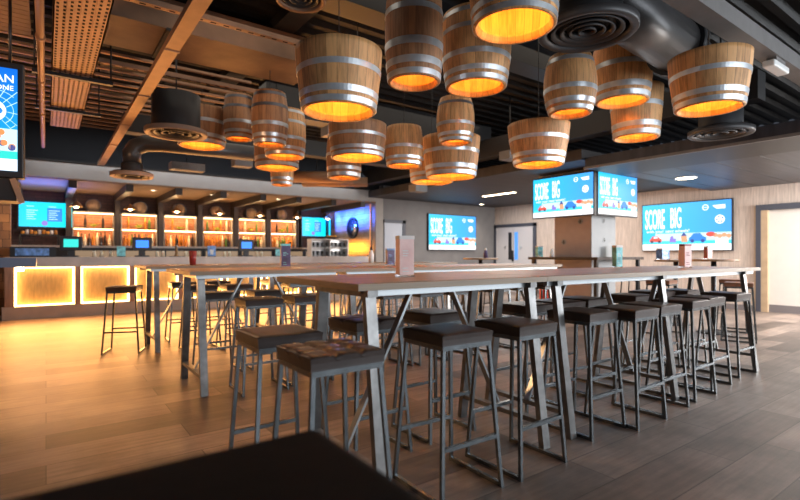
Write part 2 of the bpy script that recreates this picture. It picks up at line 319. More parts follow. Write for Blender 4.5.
# doors
def door_set():
    d = ob('door_1', 'white_wall', None, lambda bm: box(bm, XR+.03, XR+.08, 1.95, 3.76, .16, 2.16)); d['kind'] = 'structure'
    ob('kick_plate', 'kick', d, lambda bm: box(bm, XR+.02, XR+.03, 1.95, 3.76, 0, .16))
    f = ob('door_1_frame', 'frame_tan', None, lambda bm: (box(bm, XR-.06, XR+.2, 3.76, 4.0, 0, 2.26), box(bm, XR-.06, XR+.2, 1.8, 1.95, 0, 2.26))); f['kind'] = 'structure'
    sbx('door_1_head_frame', 'frame_dark', XR-.07, XR+.2, 1.8, 3.97, 2.16, 2.28)
    sbx('door_1_side_frame', 'frame_dark', XR-.075, XR-.06, 3.88, 3.97, 0, 2.28)
    # double doors on the right wall far corner
    for k, (a, b) in enumerate(((10.72, 11.45), (9.9, 10.70))):
        l = ob('door_2', 'door_white', None, lambda bm: box(bm, XR-.04, XR-.005, a, b, 0, 2.12)); l['kind'] = 'structure'
        m_ = (a+.12) if k == 0 else (b-.12)
        ob('door_2_glass', 'glass_blue' if k else 'black_gloss', l, lambda bm: box(bm, XR-.046, XR-.04, m_-.07, m_+.07, 1.05, 1.95))
        ob('door_handle', 'black', l, lambda bm: box(bm, XR-.09, XR-.04, m_-.015+(.12 if k == 0 else -.12)*-1, m_+.015+(.12 if k == 0 else -.12)*-1, 1.0, 1.35))
        ob('push_plate', 'steel', l, lambda bm: disc(bm, 0, 0, .045, 0, .01) or bmesh.ops.transform(bm, matrix=Matrix.Translation((XR-.05, m_+(.2 if k == 0 else -.2), 1.45)) @ Matrix.Rotation(PI/2, 4, 'Z'), verts=bm.verts))
    struct('door_2_frame', 'frame_dark', lambda bm: (box(bm, XR-.06, XR, 11.45, 11.53, 0, 2.2), box(bm, XR-.06, XR, 9.8, 9.9, 0, 2.2), box(bm, XR-.06, XR, 9.8, 11.53, 2.12, 2.22)))
    l = ob('door_3', 'door_grey', None, lambda bm: box(bm, 7.83, 8.46, YB-.03, YB-.002, 0, 2.13)); l['kind'] = 'structure'
    struct('door_3_frame', 'frame_dark', lambda bm: (box(bm, 8.46, 8.57, YB-.05, YB, 0, 2.22), box(bm, 7.81, 8.57, YB-.05, YB, 2.13, 2.22)))
    ob('door_handle', 'steel', l, lambda bm: box(bm, 7.9, 7.93, YB-.07, YB-.03, 1.0, 1.3))
door_set()

# column with pale panels
def column():
    x0, y0, s = 8.35, 5.33, .82
    sbx('column', 'col_brown', x0, x0+s, y0+.004, y0+s, 0, 2.73)
    sbx('column_panel', 'col_grey', x0-.002, x0+s, y0-.01, y0+.004, 0, 2.73)
    def sign(name, label, mtx):
        e = thing(name, label, 'sign'); e.matrix_world = mtx
        ob('plate', 'col_grey', e, lambda bm: disc(bm, 0, 0, .055, -.006, 0, 18))
        ob('pictogram', 'black', e, lambda bm: (disc(bm, 0, .018, .016, -.008, -.006, 12), box(bm, -.034, .034, -.008, -.006, -.012, 0), box(bm, -.012, .012, -.008, -.006, -.04, -.012)))
    RX = Matrix.Rotation(-PI/2, 4, 'Z')
    sign('pictogram_sign', 'small round pictogram sign high on brown column face under screen', Matrix.Translation((x0-.002, 5.56, 1.86)) @ RX)
    sign('pictogram_sign', 'small round pictogram sign low on brown column face above shelf', Matrix.Translation((x0-.002, 5.93, 1.47)) @ RX)
    sign('pictogram_sign', 'small round pictogram sign high on pale grey column face', Matrix.Translation((x0+.4, y0-.01, 1.88)))
    sign('pictogram_sign', 'small round pictogram sign low on pale grey column face', Matrix.Translation((x0+.42, y0-.01, 1.5)))
    sh = thing('drinks_shelf', 'dark square drinks shelf wrapped around the column', 'shelf', (0, 0, 0))
    def slab(bm):
        for a in ((7.95, x0, 4.95, 6.5), (x0+s, 9.55, 4.95, 6.5), (x0, x0+s, 4.95, y0-.01), (x0, x0+s, y0+s, 6.5)): box(bm, *a, 1.12, 1.17)
    ob('shelf_board', 'dark_wood', sh, slab)
    for a, b in ((8.03, 5.03), (8.03, 6.42), (9.47, 5.03), (9.47, 6.42)): ob('leg', 'black', sh, lambda bm: box(bm, a-.03, a+.03, b-.03, b+.03, 0, 1.12))
column()

# ------------------------------------------------------------------ screens
def car(bm, cx, z0, w_, y0, y1):
    pts = [(-.5, .08), (-.5, .28), (-.38, .36), (-.25, .56), (.15, .58), (.32, .38), (.5, .3), (.5, .08)]
    prism(bm, [(cx+a*w_, z0+b*w_) for a, b in pts], y0, y1)
def wheels(bm, cx, z0, w_, y0, y1):
    for s in (-.3, .3): disc(bm, cx+s*w_, z0+.09*w_, .11*w_, y0, y1, 12)
def score_screen(name, label, mtx, w_, h_):
    """a wide advertising screen; local x to the right, z up, seen from -y"""
    t = thing(name, label, 'screen'); t.matrix_world = mtx; t['group'] = 'wide blue advertising screens'
    b = .022
    ob('casing', 'black_gloss', t, lambda bm: box(bm, -w_/2-b, w_/2+b, .0, .07, -h_/2-b, h_/2+b))
    d = ob('display', 'score', t, lambda bm: box(bm, -.5, .5, -.004, .0, -.5, .5)); d.scale = (w_, 1, h_)
    def U(u): return (u-.5)*w_
    def V(v): return (.5-v)*h_
    y1, y0 = -.004, -.006
    g = []
    def part(n, mat, fn): o = ob(n, mat, t, fn); g.append(o); return o
    part('lower_band', 'e_white', lambda bm: box(bm, U(0), U(1), y0, y1, V(1), V(.87)))
    part('cyan_band', 'e_cyan', lambda bm: box(bm, U(0), U(1), y0, y1, V(.87), V(.80)))
    part('pale_skyline', 'e_pale', lambda bm: box(bm, U(.16), U(1), y0, y1, V(.80), V(.64)))
    y1, y0 = -.006, -.008
    text('lettering', 'SCORE', 'e_white', t, U(.035), V(.54), w_*.24, h_*.44, -.0065, .022)
    text('lettering', 'BIG', 'e_white', t, U(.345), V(.53), w_*.125, h_*.44, -.0065, .014)
    text('tagline', 'with your next wheels!', 'e_white', t, U(.05), V(.64), w_*.51, h_*.085, -.0065, .005)
    k = w_*.15
    part('car_picture', 'e_red', lambda bm: car(bm, U(.165), V(.84), k, y0, y1)); part('car_wheels', 'e_dark', lambda bm: wheels(bm, U(.165), V(.84), k, y0-.001, y1))
    part('car_windscreen', 'e_pale', lambda bm: prism(bm, [(U(.165)-.2*k, V(.84)+.38*k), (U(.165)-.12*k, V(.84)+.52*k), (U(.165)+.12*k, V(.84)+.52*k), (U(.165)+.2*k, V(.84)+.38*k)], y0-.001, y1))
    part('figure_picture', 'e_violet', lambda bm: (disc(bm, U(.36), V(.73), .02*w_, y0, y1), box(bm, U(.335), U(.41), y0, y1, V(.83), V(.75))))
    part('driver_picture', 'e_tan', lambda bm: (disc(bm, U(.5), V(.73), .035*w_, y0, y1), box(bm, U(.47), U(.54), y0, y1, V(.83), V(.76))))
    part('driver_cap', 'e_navy', lambda bm: prism(bm, [(U(.465), V(.70)), (U(.5), V(.62)), (U(.535), V(.70))], y0-.001, y1))
    part('racing_car', 'e_blue', lambda bm: car(bm, U(.65), V(.84), w_*.19, y0, y1)); part('racing_wheels', 'e_navy', lambda bm: wheels(bm, U(.65), V(.84), w_*.19, y0-.001, y1))
    part('red_hood', 'e_red', lambda bm: disc(bm, U(.79), V(.68), .05*w_, y0, y1, 14, .05*h_))
    part('people_picture', 'e_tan', lambda bm: [disc(bm, U(.84+.045*i), V(.70+.02*(i % 2)), .026*w_, y0, y1, 10) for i in range(4)])
    part('white_card', 'e_white', lambda bm: box(bm, U(.84), U(.97), y0-.001, y1, V(.96), V(.78)))
    part('roundel', 'e_white', lambda bm: lathe(bm, [(.034*w_, 0), (.034*w_, .002), (.026*w_, .002), (.026*w_, 0)], 20, closed=True) or box(bm, -.02*w_, .02*w_, -.004*w_, .004*w_, 0, .002) or bmesh.ops.transform(bm, matrix=Matrix.Translation((U(.735), y1, V(.13))) @ Matrix.Rotation(PI/2, 4, 'X'), verts=bm.verts))
    part('word_mark', 'e_white', lambda bm: prism(bm, [(U(.81), V(.10)), (U(.94), V(.09)), (U(.94), V(.17)), (U(.85), V(.17))], y0, y1))
    bl = part('football', 'e_white', lambda bm: disc(bm, U(.885), V(.385), .05*w_, y0, y1, 24))
    part('football_patches', 'e_blue', lambda bm: [disc(bm, U(.885)+.03*w_*math.cos(a), V(.385)+.03*w_*math.sin(a), .011*w_, y0-.001, y1, 5) for a in (.5, 1.9, 3.3, 4.4, 5.4)])
    return t
RX = Matrix.Rotation(-PI/2, 4, 'Z')
score_screen('wall_screen', 'largest wide screen on tan wall beside the white door', Matrix.Translation((XR-.075, 5.42, 1.89)) @ RX, 1.99, 1.13)
score_screen('wall_screen', 'wide screen on grey back wall left of the double doors', Matrix.Translation((10.42, YB-.075, 1.915)), 1.98, 1.08)
score_screen('hanging_screen', 'wide screen above column, face turned towards the bar', Matrix.Translation((7.98, 5.72, 2.335)) @ RX, 1.33, .76)
score_screen('hanging_screen', 'wide screen above column, face turned towards the white door', Matrix.Translation((8.77, 5.03, 2.345)), 1.33, .76)
hb = thing('screen_bracket', 'pale ceiling box holding the two screens above the column', 'bracket')
bx('top_plate', 'bulk', hb, 8.1, 9.4, 5.15, 6.35, 2.74, 2.80); bx('arm', 'black', hb, 8.06, 8.34, 5.5, 5.58, 2.2, 2.74); bx('arm', 'black', hb, 8.06, 8.34, 6.0, 6.08, 2.2, 2.74); bx('arm', 'black', hb, 8.5, 8.58, 5.11, 5.31, 2.2, 2.74); bx('arm', 'black', hb, 9.0, 9.08, 5.11, 5.31, 2.2, 2.74)
for x in (8.2, 9.3): ob('hanger_rod', 'black', hb, lambda bm: tube(bm, [(x, 5.75, 2.8), (x, 5.75, 2.82)], .02, 8))

def menu_screen(name, label, x0, x1, z0, z1, y):
    t = thing(name, label, 'screen', ((x0+x1)/2, y, (z0+z1)/2)); w_, h_ = (x1-x0)/2, (z1-z0)/2
    bx('casing', 'black_gloss', t, -w_-.04, w_+.04, 0, .06, -h_-.04, h_+.04)
    bx('display', 't_screen', t, -w_, w_, -.004, 0, -h_, h_)
    if w_ > .3:
        bx('price_panel', 'e_blue', t, .02, w_*.62, -.006, -.004, -h_*.55, h_*.55)
        for a in (-.72, .1): ob('menu_lettering', 'e_pale', t, lambda bm: [box(bm, a*w_, (a+ln)*w_, -.008, -.006, q*h_, (q+.05)*h_) for q, ln in ((.62, .28), (.3, .42), (.12, .3), (-.05, .36), (-.22, .26), (-.4, .34))])
        ob('menu_emblem', 'e_violet', t, lambda bm: disc(bm, -.05*w_, -.7*h_, .06, -.008, -.004, 14))
    return t
menu_screen('menu_screen', 'wide blue menu screen on brick at left end of the back bar', -.50, .50, 1.86, 2.43, YW-.12)
menu_screen('menu_screen', 'wide blue menu screen at right end of the back bar shelves', 6.40, 7.22, 1.80, 2.38, YW-.12)
menu_screen('menu_screen', 'narrow blue screen beside the wooden post in the bar corner', 7.24, 7.30, 1.75, 2.35, YW-.3)

def portrait():
    t = thing('portrait_screen', 'tall blue advertising screen hanging from ceiling at far left', 'screen', (-.57, 5.0, 0), math.radians(-4))
    ob('casing', 'black_gloss', t, lambda bm: box(bm, -.42, .42, 0, .12, 1.98, 3.18), .01)
    d = bx('display', 'portrait', t, -.5, .5, -.5, .5, -.5, .5); d.scale = (.74, .01, 1.06); d.location = (0, -.006, 2.58)
    y1, y0 = -.012, -.016
    bx('white_band', 'e_white', t, -.37, .37, y0, y1, 2.05, 2.17); bx('teal_band', 'e_teal', t, -.37, .37, y0, y1, 2.17, 2.25)
    bx('crowd_picture', 'e_pale', t, -.37, .37, y0, y1, 2.25, 2.48)
    for i, mname in enumerate(('e_violet', 'e_navy', 'e_tan', 'e_orange')):
        ob('crowd_print', mname, t, lambda bm: [disc(bm, random.uniform(-.3, .34), random.uniform(2.28, 2.45), .032, y0-.002, y1, 10) for _ in range(9)])
    ob('football', 'e_white', t, lambda bm: disc(bm, .17, 2.66, .11, y0, y1, 26))
    ob('football_patch', 'e_blue', t, lambda bm: [disc(bm, .22, 2.66, .035, y0-.002, y1, 6), disc(bm, .12, 2.60, .03, y0-.002, y1, 6)])
    def net(bm):
        for i in range(7):
            a = -.9+i*.42
            bar(bm, (.17+.12*math.cos(a), y0, 2.66+.12*math.sin(a)), (min(.37, .17+.36*math.cos(a)), y0, 2.66+.30*math.sin(a)), .006, .004)
        for r in (.17, .24):
            p = [(.17+r*math.cos(-.9+.21*i), y0, 2.66+r*.9*math.sin(-.9+.21*i)) for i in range(13)]
            for a, b in zip(p, p[1:]):
                if max(a[0], b[0]) < .37: bar(bm, a, b, .005, .004)
    ob('net_drawing', 'e_pale', t, net)
    text('lettering', 'FAN', 'e_white', t, .14, 2.96, .2, .08, y0, .01); text('lettering', 'ZONE', 'e_white', t, .14, 2.88, .2, .05, y0, .005)
    bx('speaker_box', 'black', t, -.42, .36, .0, .3, 1.74, 1.97)
    ob('gold_trim', 'strap', t, lambda bm: bar(bm, (.33, -.01, 1.97), (.41, -.01, 1.72), .05, .02, (0, 1, 0)))
    t.scale = (.77, 1, .77); t.location.z = .31; t.location.x = -.47
    for x in (-.3, .3): ob('hanger_rod', 'black', t, lambda bm: tube(bm, [(x, .06, 3.18), (x, .06, 3.94)], .015, 8))
portrait()

# ------------------------------------------------------------------ bar counter
def bar_counter():
    t = thing('bar_counter', 'long bar counter with lit panels in its front', 'bar counter')
    bx('worktop', 'counter', t, -.62, 7.47, YB-.02, YB+.72, 0.985, 1.17)
    bx('carcass', 'bar_brown', t, -.62, 7.4, YB+.14, YB+.62, .0, 0.985)
    bx('plinth', 'bar_plinth', t, -.66, 7.4, YB, YB+.14, 0, .24)
    edges = [-.62]+[.46+.95*i-.0 for i in range(8)]
    for i in range(8):
        a, b = edges[i], edges[i+1]
        bx('pilaster', 'bar_brown', t, a, a+.14 if i == 0 else a+.1, YB, YB+.14, .24, 0.985)
        a += .14 if i == 0 else .1
        def flutes(bm):
            n = 34; st = (b-a)/n
            for k in range(n): box(bm, a+k*st+.004, a+(k+1)*st-.004, YB+.105, YB+.128, .25, 0.982)
            box(bm, a, b, YB+.128, YB+.139, .24, 0.983)
        p = ob('fluted_panel', 'flute', t, flutes)
        ob('led_strip', 'led', p, lambda bm: (box(bm, a, b, YB+.02, YB+.06, .955, 0.978), box(bm, a, b, YB+.02, YB+.06, .245, .27), box(bm, a, a+.035, YB+.02, YB+.06, .27, .955), box(bm, b-.035, b, YB+.02, YB+.06, .27, .955)))
    # short return towards the room
    bx('worktop_return', 'return_blue_lit', t, -1.6, -.12, YB-2.4, YB-1.9, 1.03, 1.17)
    ob('return_bracket', 'black', t, lambda bm: (box(bm, -1.55, -1.45, YB-2.25, YB-2.05, 0, 1.03), box(bm, -.9, -.84, YB-2.2, YB-2.1, 0, 1.03)))
    ob('under_counter_lamp', 'lamp_glow', t, lambda bm: lathe(bm, [(0, .97), (.05, .97), (.05, 1.03), (0, 1.03)], 14, (-.32, YB-2.2)))
bar_counter()

def back_counter():
    t = thing('back_bar_cabinet', 'low back bar cabinet with lit fridge fronts under the shelves', 'cabinet')
    bx('body', 'black', t, -.6, 7.28, YW-.62, YW-.32, 0, 1.38)
    bx('worktop', 'counter', t, -.62, 7.28, YW-.64, YW-.005, 1.38, 1.43)
    for i in range(7):
        x = .5+.96*i
        d = bx('fridge_door', 'black_gloss', t, x, x+.92, YW-.65, YW-.62, .3, 1.36)
        bx('fridge_pane', 'fridge_glass', d, x+.04, x+.88, YW-.655, YW-.65, .36, 1.31)
back_counter()

NICHE = [(.50, 1.37), (1.50, 2.33), (2.47, 3.30), (3.44, 4.26), (4.40, 5.20), (5.34, 6.16)]
def lamp_under(x0, x1, z, p):
    l = bpy.data.lights.new('shelf_light', 'AREA'); l.shape = 'RECTANGLE'; l.size = x1-x0; l.size_y = .05; l.energy = p; l.color = (1, .5, .2)
    o = bpy.data.objects.new('shelf_light', l); C.objects.link(o); o.location = ((x0+x1)/2, YW-.2, z); o.rotation_euler = (math.radians(25), 0, 0)
def shelf_units():
    for i, (x0, x1) in enumerate(NICHE):
        t = thing('back_bar_shelf', f'{ORD[i]} brick backed lit bottle shelf from the left', 'shelf', ((x0+x1)/2, YW, 0), 0, 'lit back bar shelves')
        h = (x1-x0)/2
        ob('frame', 'bulk', t, lambda bm: (box(bm, -h, -h+.03, -.26, 0, 1.43, 2.26), box(bm, h-.03, h, -.26, 0, 1.43, 2.26), box(bm, -h, h, -.26, 0, 2.22, 2.26)))
        bx('brick_back', 'brick', t, -h+.03, h-.03, -.03, -.002, 1.43, 2.22)
        bx('shelf_board', 'white', t, -h+.03, h-.03, -.24, -.03, 1.83, 1.85)
        for z in (2.2, 1.815): bx('led_strip', 'shelf_led', t, -h+.03, h-.03, -.26, -.235, z, z+.025)
        lamp_under(x0, x1, 2.19, 2.6); lamp_under(x0, x1, 1.80, 2.2)
shelf_units()
def bottle_prof(kind):
    if kind == 0: return [(0, 0), (.036, 0), (.038, .02), (.038, .17), (.03, .2), (.013, .23), (.012, .29), (.014, .30), (0, .30)]
    if kind == 1: return [(0, 0), (.042, 0), (.045, .03), (.04, .13), (.03, .17), (.012, .2), (.011, .25), (.016, .26), (.016, .28), (0, .28)]
    return [(0, 0), (.03, 0), (.031, .2), (.026, .24), (.011, .27), (.011, .325), (0, .325)]
def bottles():
    cols = [('amber_glass', 'amber'), ('clear_glass', 'clear'), ('green_glass', 'green'), ('dark_glass', 'dark'), ('amber_glass', 'amber'), ('clear_glass', 'clear')]
    proto = {}
    for i, (x0, x1) in enumerate(NICHE):
        for lev, z, n in (('lower', 1.43, 9), ('upper', 1.85, (2, 3, 2, 4, 2, 2)[i])):
            for k in range(n):
                mname, cw = random.choice(cols); kd = random.randrange(3) if lev == 'lower' else 2
                x = x0+.07+(x1-x0-.14)*(k+.5)/n+random.uniform(-.012, .012)
                if lev == 'upper' and abs(x-(x0+x1)/2) < .09: x += .14
                key = (mname, kd)
                lab = f'{cw} bottle, {ORD[k]} from left on {lev} level of {ORD[i]} lit shelf'
                if key in proto: o = dup(proto[key], (x, YW-.14+random.uniform(-.03, .03), z), 0, lab)
                else:
                    o = proto[key] = thing('bottle', lab, 'bottle', (x, YW-.14, z), 0, 'bottles on the lit back bar')
                    pf = bottle_prof(kd); ob('glass', mname, o, lambda bm: lathe(bm, pf, 10))
                    zt = pf[-1][1]; ob('cap', 'black', o, lambda bm: lathe(bm, [(0, zt), (.015, zt), (.015, zt+.022), (0, zt+.022)], 8))
        x = (x0+x1)/2
        t = thing('potted_plant', f'small yellow green plant on upper level of {ORD[i]} lit shelf', 'plant', (x, YW-.14, 1.85), 0, 'plants on the lit shelves')
        ob('pot', 'brass', t, lambda bm: lathe(bm, [(0, 0), (.03, 0), (.04, .05), (0, .05)], 10))
        def lv(bm):
            for k in range(16):
                a = k*2.4; r = .05+.04*random.random(); bar(bm, (0, 0, .05), (r*1.5*math.cos(a), r*.8*math.sin(a), .07+.08*random.random()), .02, .006)
        ob('foliage', 'green', t, lv)
bottles()
def barrel_heads():
    for i, px in enumerate((.93, 1.95, 2.88, 3.84, 4.82, 5.75)):
        t = thing('wall_barrel', f'round oak barrel end mounted over the {ORD[i]} lit shelf', 'barrel end', (px, YW, 2.41), 0, 'barrel ends above the back bar')
        M_ = Matrix.Rotation(PI/2, 4, 'X')
        ob('hoop', 'old_hoop', t, lambda bm: lathe(bm, [(.15, 0), (.165, 0), (.165, .16), (.15, .16)], 28, closed=True) or bmesh.ops.transform(bm, matrix=M_, verts=bm.verts))
        ob('head', 'head', t, lambda bm: lathe(bm, [(0, .02), (.15, .02), (.15, .13), (0, .13)], 28) or bmesh.ops.transform(bm, matrix=M_, verts=bm.verts))
    for i, (x, y) in enumerate(((.56, 13.4), (1.65, 13.4), (2.7, 13.4), (3.77, 13.4), (4.87, 13.4), (5.99, 13.4), (7.0, 13.4))):
        zz = 2.31
        t = thing('pendant_lamp', f'{ORD[i]} small dome pendant lamp from left above the bar', 'lamp', (x, y, zz), 0, 'dome pendants above the bar')
        ob('shade', 'brass', t, lambda bm: lathe(bm, [(.13, 0), (.125, .03), (.08, .07), (.03, .1), (.02, .13), (0, .13), (0, .12), (.015, .12), (.025, .095), (.075, .062), (.12, .025)], 20, closed=False))
        ob('bulb', 'lamp_glow', t, lambda bm: lathe(bm, [(0, -.03), (.04, -.015), (.05, .03), (0, .06)], 12))
        ob('cord', 'black', t, lambda bm: tube(bm, [(0, 0, .13), (0, 0, 2.70-zz)], .006, 6))
        point('pendant_light', (0, 0, -.07), 5 if i < 6 else .8, (1, .62, .3), .03, t)
barrel_heads()
point('left_post_fill', (-.3, 12.3, 1.75), 7, (1, .55, .22), .08)  # added warm fill for the left pillar; no lamp there
area('bar_blue_led', (-.05, 12.5, 2.3), (-.05, 12.5, 2.7), 1.1, .9, 14, (.04, .16, 1))
area('end_wall_blue', (6.9, 12.9, 2.35), (7.5, 12.9, 2.3), 2.2, .12, 40, (.02, .13, 1)).data.spread = math.radians(70)
area('end_wall_amber', (7.0, 12.9, 1.4), (7.5, 12.9, 1.42), 2.2, .12, 16, (1, .36, .03)).data.spread = math.radians(60)
area('bar_ceiling_wash', (3.2, 13.0, 1.5), (3.2, 12.9, 2.7), 7, .5, 15, (1, .6, .3))
def bar_props():
    yc = YB+.3; zc = 1.17
    def till(x, scr, label):
        t = thing('till', label, 'till', (x, yc+.1, zc))
        ob('stand', 'black', t, lambda bm: (box(bm, -.13, .13, -.1, .1, 0, .03), box(bm, -.06, .06, -.03, .05, .03, .25)))
        ob('monitor', 'black_gloss', t, lambda bm: box(bm, -.19, .19, -.05, .02, .13, .42), .01)
        bx('display', scr, t, -.125, .125, -.054, -.05, .20, .36)
    till(.41, 'e_teal', 'till with teal screen on the bar below the left menu screen'); till(1.70, 'e_till', 'till with blue screen on the bar before second pillar'); till(3.99, 'e_till', 'till with blue screen furthest right along the bar')
    t = thing('card_stand', 'blue and white menu card standing on the bar', 'menu card', (3.12, yc-.1, zc)); ob('card', 'blue_card', t, lambda bm: box(bm, -.09, .09, -.01, .01, 0, .25)); bx('base', 'black', t, -.09, .09, -.03, .03, 0, .015); ob('drink_picture', 'white_card', t, lambda bm: prism(bm, [(-.03, .05), (.03, .05), (.045, .16), (-.045, .16)], -.013, -.01))
    t = thing('card_stand', 'pale teal card standing on the bar left of blue till', 'menu card', (1.28, yc-.1, zc)); ob('card', 'teal_card', t, lambda bm: box(bm, -.08, .08, -.01, .01, 0, .22)); bx('base', 'black', t, -.08, .08, -.03, .03, 0, .015)
    t = thing('card_stand', 'green card standing on the bar right of the last till', 'menu card', (4.75, yc-.1, zc)); ob('card', 'teal_card', t, lambda bm: box(bm, -.08, .08, -.01, .01, 0, .18)); bx('base', 'black', t, -.08, .08, -.03, .03, 0, .015)
    for i, x in enumerate((2.37, 5.05)):
        t = thing('beer_tap', f'{"brass" if i == 0 else "pale"} beer tap tower on the bar {"left" if i == 0 else "right"} of the blue menu card', 'beer tap', (x, yc-.05, zc))
        ob('tower', 'brass' if i == 0 else 'white', t, lambda bm: lathe(bm, [(0, 0), (.06, 0), (.06, .02), (.03, .04), (.028, .27), (.04, .3), (0, .32)], 14))
        ob('spout', 'steel', t, lambda bm: tube(bm, [(0, 0, .25), (0, -.08, .25), (0, -.1, .2)], .012, 8)); ob('handle', 'black', t, lambda bm: bar(bm, (0, -.05, .26), (0, -.09, .38), .03, .02)); bx('drip_tray', 'black', t, -.14, .14, -.16, .06, 0, .012)
    t = thing('fruit_tray', 'dark tray of fruit and garnishes at left end of back bar', 'tray', (-.12, YW-.35, 1.43)); bx('shelf', 'black', t, -.36, .36, -.12, .1, .22, .25); ob('leg', 'black', t, lambda bm: (box(bm, -.36, -.33, -.12, .1, 0, .22), box(bm, .33, .36, -.12, .1, 0, .22)))
    for k in range(9):
        a = dict(food='orange', white_card='white', amber_glass='amber'); mname = ('food', 'white_card', 'amber_glass')[k % 3]
        tag(ob('round_fruit' if k % 3 == 0 else 'jar', mname, None, lambda bm: lathe(bm, [(0, 0), (.028, .005), (.04, .035), (.028, .068), (0, .075)] if k % 3 == 0 else [(0, 0), (.033, 0), (.033, .09), (.025, .1), (0, .1)], 10), 0, (-.42+.075*k, YW-.36, 1.68)), f'{a[mname]} {"fruit" if k % 3 == 0 else "jar"}, {ORD[k]} from left on the garnish tray', 'fruit' if k % 3 == 0 else 'jar', 'garnishes on the bar tray')
    t = thing('drinks_cooler', 'dark low cooler with blue lit window at left of bar', 'cooler', (-.2, yc+.15, zc)); bx('body', 'black', t, -.36, .36, -.1, .12, 0, .2); bx('window', 'blue_card', t, -.28, .25, -.104, -.1, .03, .17)
    t = thing('glass_cabinet', 'white framed glassware rack at right end of the bar', 'rack', (6.25, YB+.38, zc)); bx('back', 'steel', t, -.55, .55, .15, .17, 0, .45); bx('shelf', 'white', t, -.55, .55, -.12, .15, .22, .235); bx('top', 'white', t, -.56, .56, -.12, .17, .45, .47)
    for x in (-.55, 0, .55): ob('upright', 'white', t, lambda bm: box(bm, x-.012, x+.012, -.12, .15, 0, .45))
    g0 = None
    for lev, z in (('lower', 0), ('upper', .235)):
        for k in range(8):
            lab = f'{ORD[k]} tumbler from left on {lev} shelf of glassware rack'; loc = (6.25-.48+.137*k, YB+.34, zc+z)
            if g0: dup(g0, loc, 0, lab)
            else: g0 = tag(ob('tumbler', 'glass', None, lambda bm: lathe(bm, [(0, 0), (.03, 0), (.04, .14), (.036, .14), (.027, .01), (0, .01)], 12), 0, loc), lab, 'glass', 'tumblers in the glassware rack')
    t = thing('fruit_bowl', 'bowl of yellow fruit on top of the glassware rack', 'bowl', (6.35, YB+.38, zc+.47)); ob('dish', 'dark_wood', t, lambda bm: lathe(bm, [(0, 0), (.1, 0), (.2, .06), (.19, .06), (.09, .012), (0, .012)], 18)); ob('fruit', 'food', t, lambda bm: [lathe(bm, [(0, .03), (.03, .04), (.042, .07), (.03, .1), (0, .11)], 8, (.1*math.cos(k), .1*math.sin(k))) for k in range(7)])
    t = thing('wall_clock', 'round dark rimmed mirror clock on the blue and amber lit planks', 'clock', (7.5, 12.72, 2.02)); RY = Matrix.Rotation(-PI/2, 4, 'Y')
    ob('rim', 'black', t, lambda bm: lathe(bm, [(.27, 0), (.32, 0), (.32, .05), (.27, .05)], 32, closed=True) or bmesh.ops.transform(bm, matrix=RY, verts=bm.verts))
    ob('face', 'mirror', t, lambda bm: lathe(bm, [(0, .005), (.275, .005), (.275, .02), (0, .02)], 32) or bmesh.ops.transform(bm, matrix=RY, verts=bm.verts))
    ob('hands', 'black', t, lambda bm: (bar(bm, (-.025, 0, 0), (-.025, .12, .1), .02, .006, (1, 0, 0)), bar(bm, (-.025, 0, 0), (-.025, -.04, .2), .015, .006, (1, 0, 0))))
    gl = None
    for k, x in enumerate((.82, .95, 1.12, 2.02, 2.14, 2.62, 2.74, 2.9, 3.5, 3.62, 4.3, 4.42, 4.95)):
        lab = f'{ORD[k] if k < 12 else "last"} upturned glass from left along the bar'; loc = (x, yc+.2, zc)
        if gl: dup(gl, loc, 0, lab)
        else: gl = tag(ob('bar_glass', 'clear_glass', None, lambda bm: lathe(bm, [(0, .13), (.03, .13), (.04, 0), (.036, 0), (.027, .12), (0, .12)], 12), 0, loc), lab, 'glass', 'upturned glasses on the bar')
    for i, (x, y) in enumerate(((2.0, 12.4), (3.3, 12.4), (5.0, 12.4))):
        t = thing('downlight', f'{ORD[i]} round downlight from left in the bar ceiling', 'ceiling light', (x, y, 2.70), 0, 'bar ceiling downlights')
        ob('trim_ring', 'white', t, lambda bm: lathe(bm, [(.045, 0), (.065, 0), (.065, -.012), (.045, -.012)], 18, closed=True)); ob('lens', 'lamp_glow', t, lambda bm: lathe(bm, [(0, -.004), (.045, -.004), (.045, -.001), (0, -.001)], 18))
bar_props()

# ------------------------------------------------------------------ high tables
def high_table(label, x0, x1, y0, y1, trestles, yc):
    t = thing('high_table', label, 'table', (0, 0, 0), 0, 'long high tables with steel trestles')
    zt = 1.078
    ob('tabletop', 'table_wood', t, lambda bm: box(bm, x0+.006, x1-.006, y0+.006, y1-.006, zt-.036, zt), .008)
    ob('edge_band', 'table_edge', t, lambda bm: (box(bm, x0, x1, y0, y0+.006, zt-.036, zt-.003), box(bm, x0, x1, y1-.006, y1, zt-.036, zt-.003), box(bm, x0, x0+.006, y0+.006, y1-.006, zt-.036, zt-.003), box(bm, x1-.006, x1, y0+.006, y1-.006, zt-.036, zt-.003)))
    for y in (y0+.05, y1-.08): bx('under_rail', 'rail', t, x0+.06, x1-.06, y, y+.03, zt-.07, zt-.036)
    zr = zt-.045
    for x, dirs in trestles:
        ob('top_bar', 'leg_steel', t, lambda bm: box(bm, x-.03, x+.03, yc-.29, yc+.29, zr-.025, zr+.009))
        for s in (-1, 1): ob('leg', 'leg_steel', t, lambda bm: bar(bm, (x, yc+s*.375, 0), (x, yc+s*.25, zr-.01), .062, .038, (0, 1, 0)))
        ob('cross_bar', 'leg_steel', t, lambda bm: bar(bm, (x, yc-.355, .16), (x, yc+.355, .16), .05, .03))
        for d in dirs: ob('brace', 'rail', t, lambda bm: bar(bm, (x, yc, .16), (x+d*.47, yc, zr), .045, .014))
    return t
high_table('short high table nearest the camera, end piece of the front row', 1.22, 2.667, 2.02, 3.05, ((1.31, (1,)), (2.54, (-1,))), 2.32)
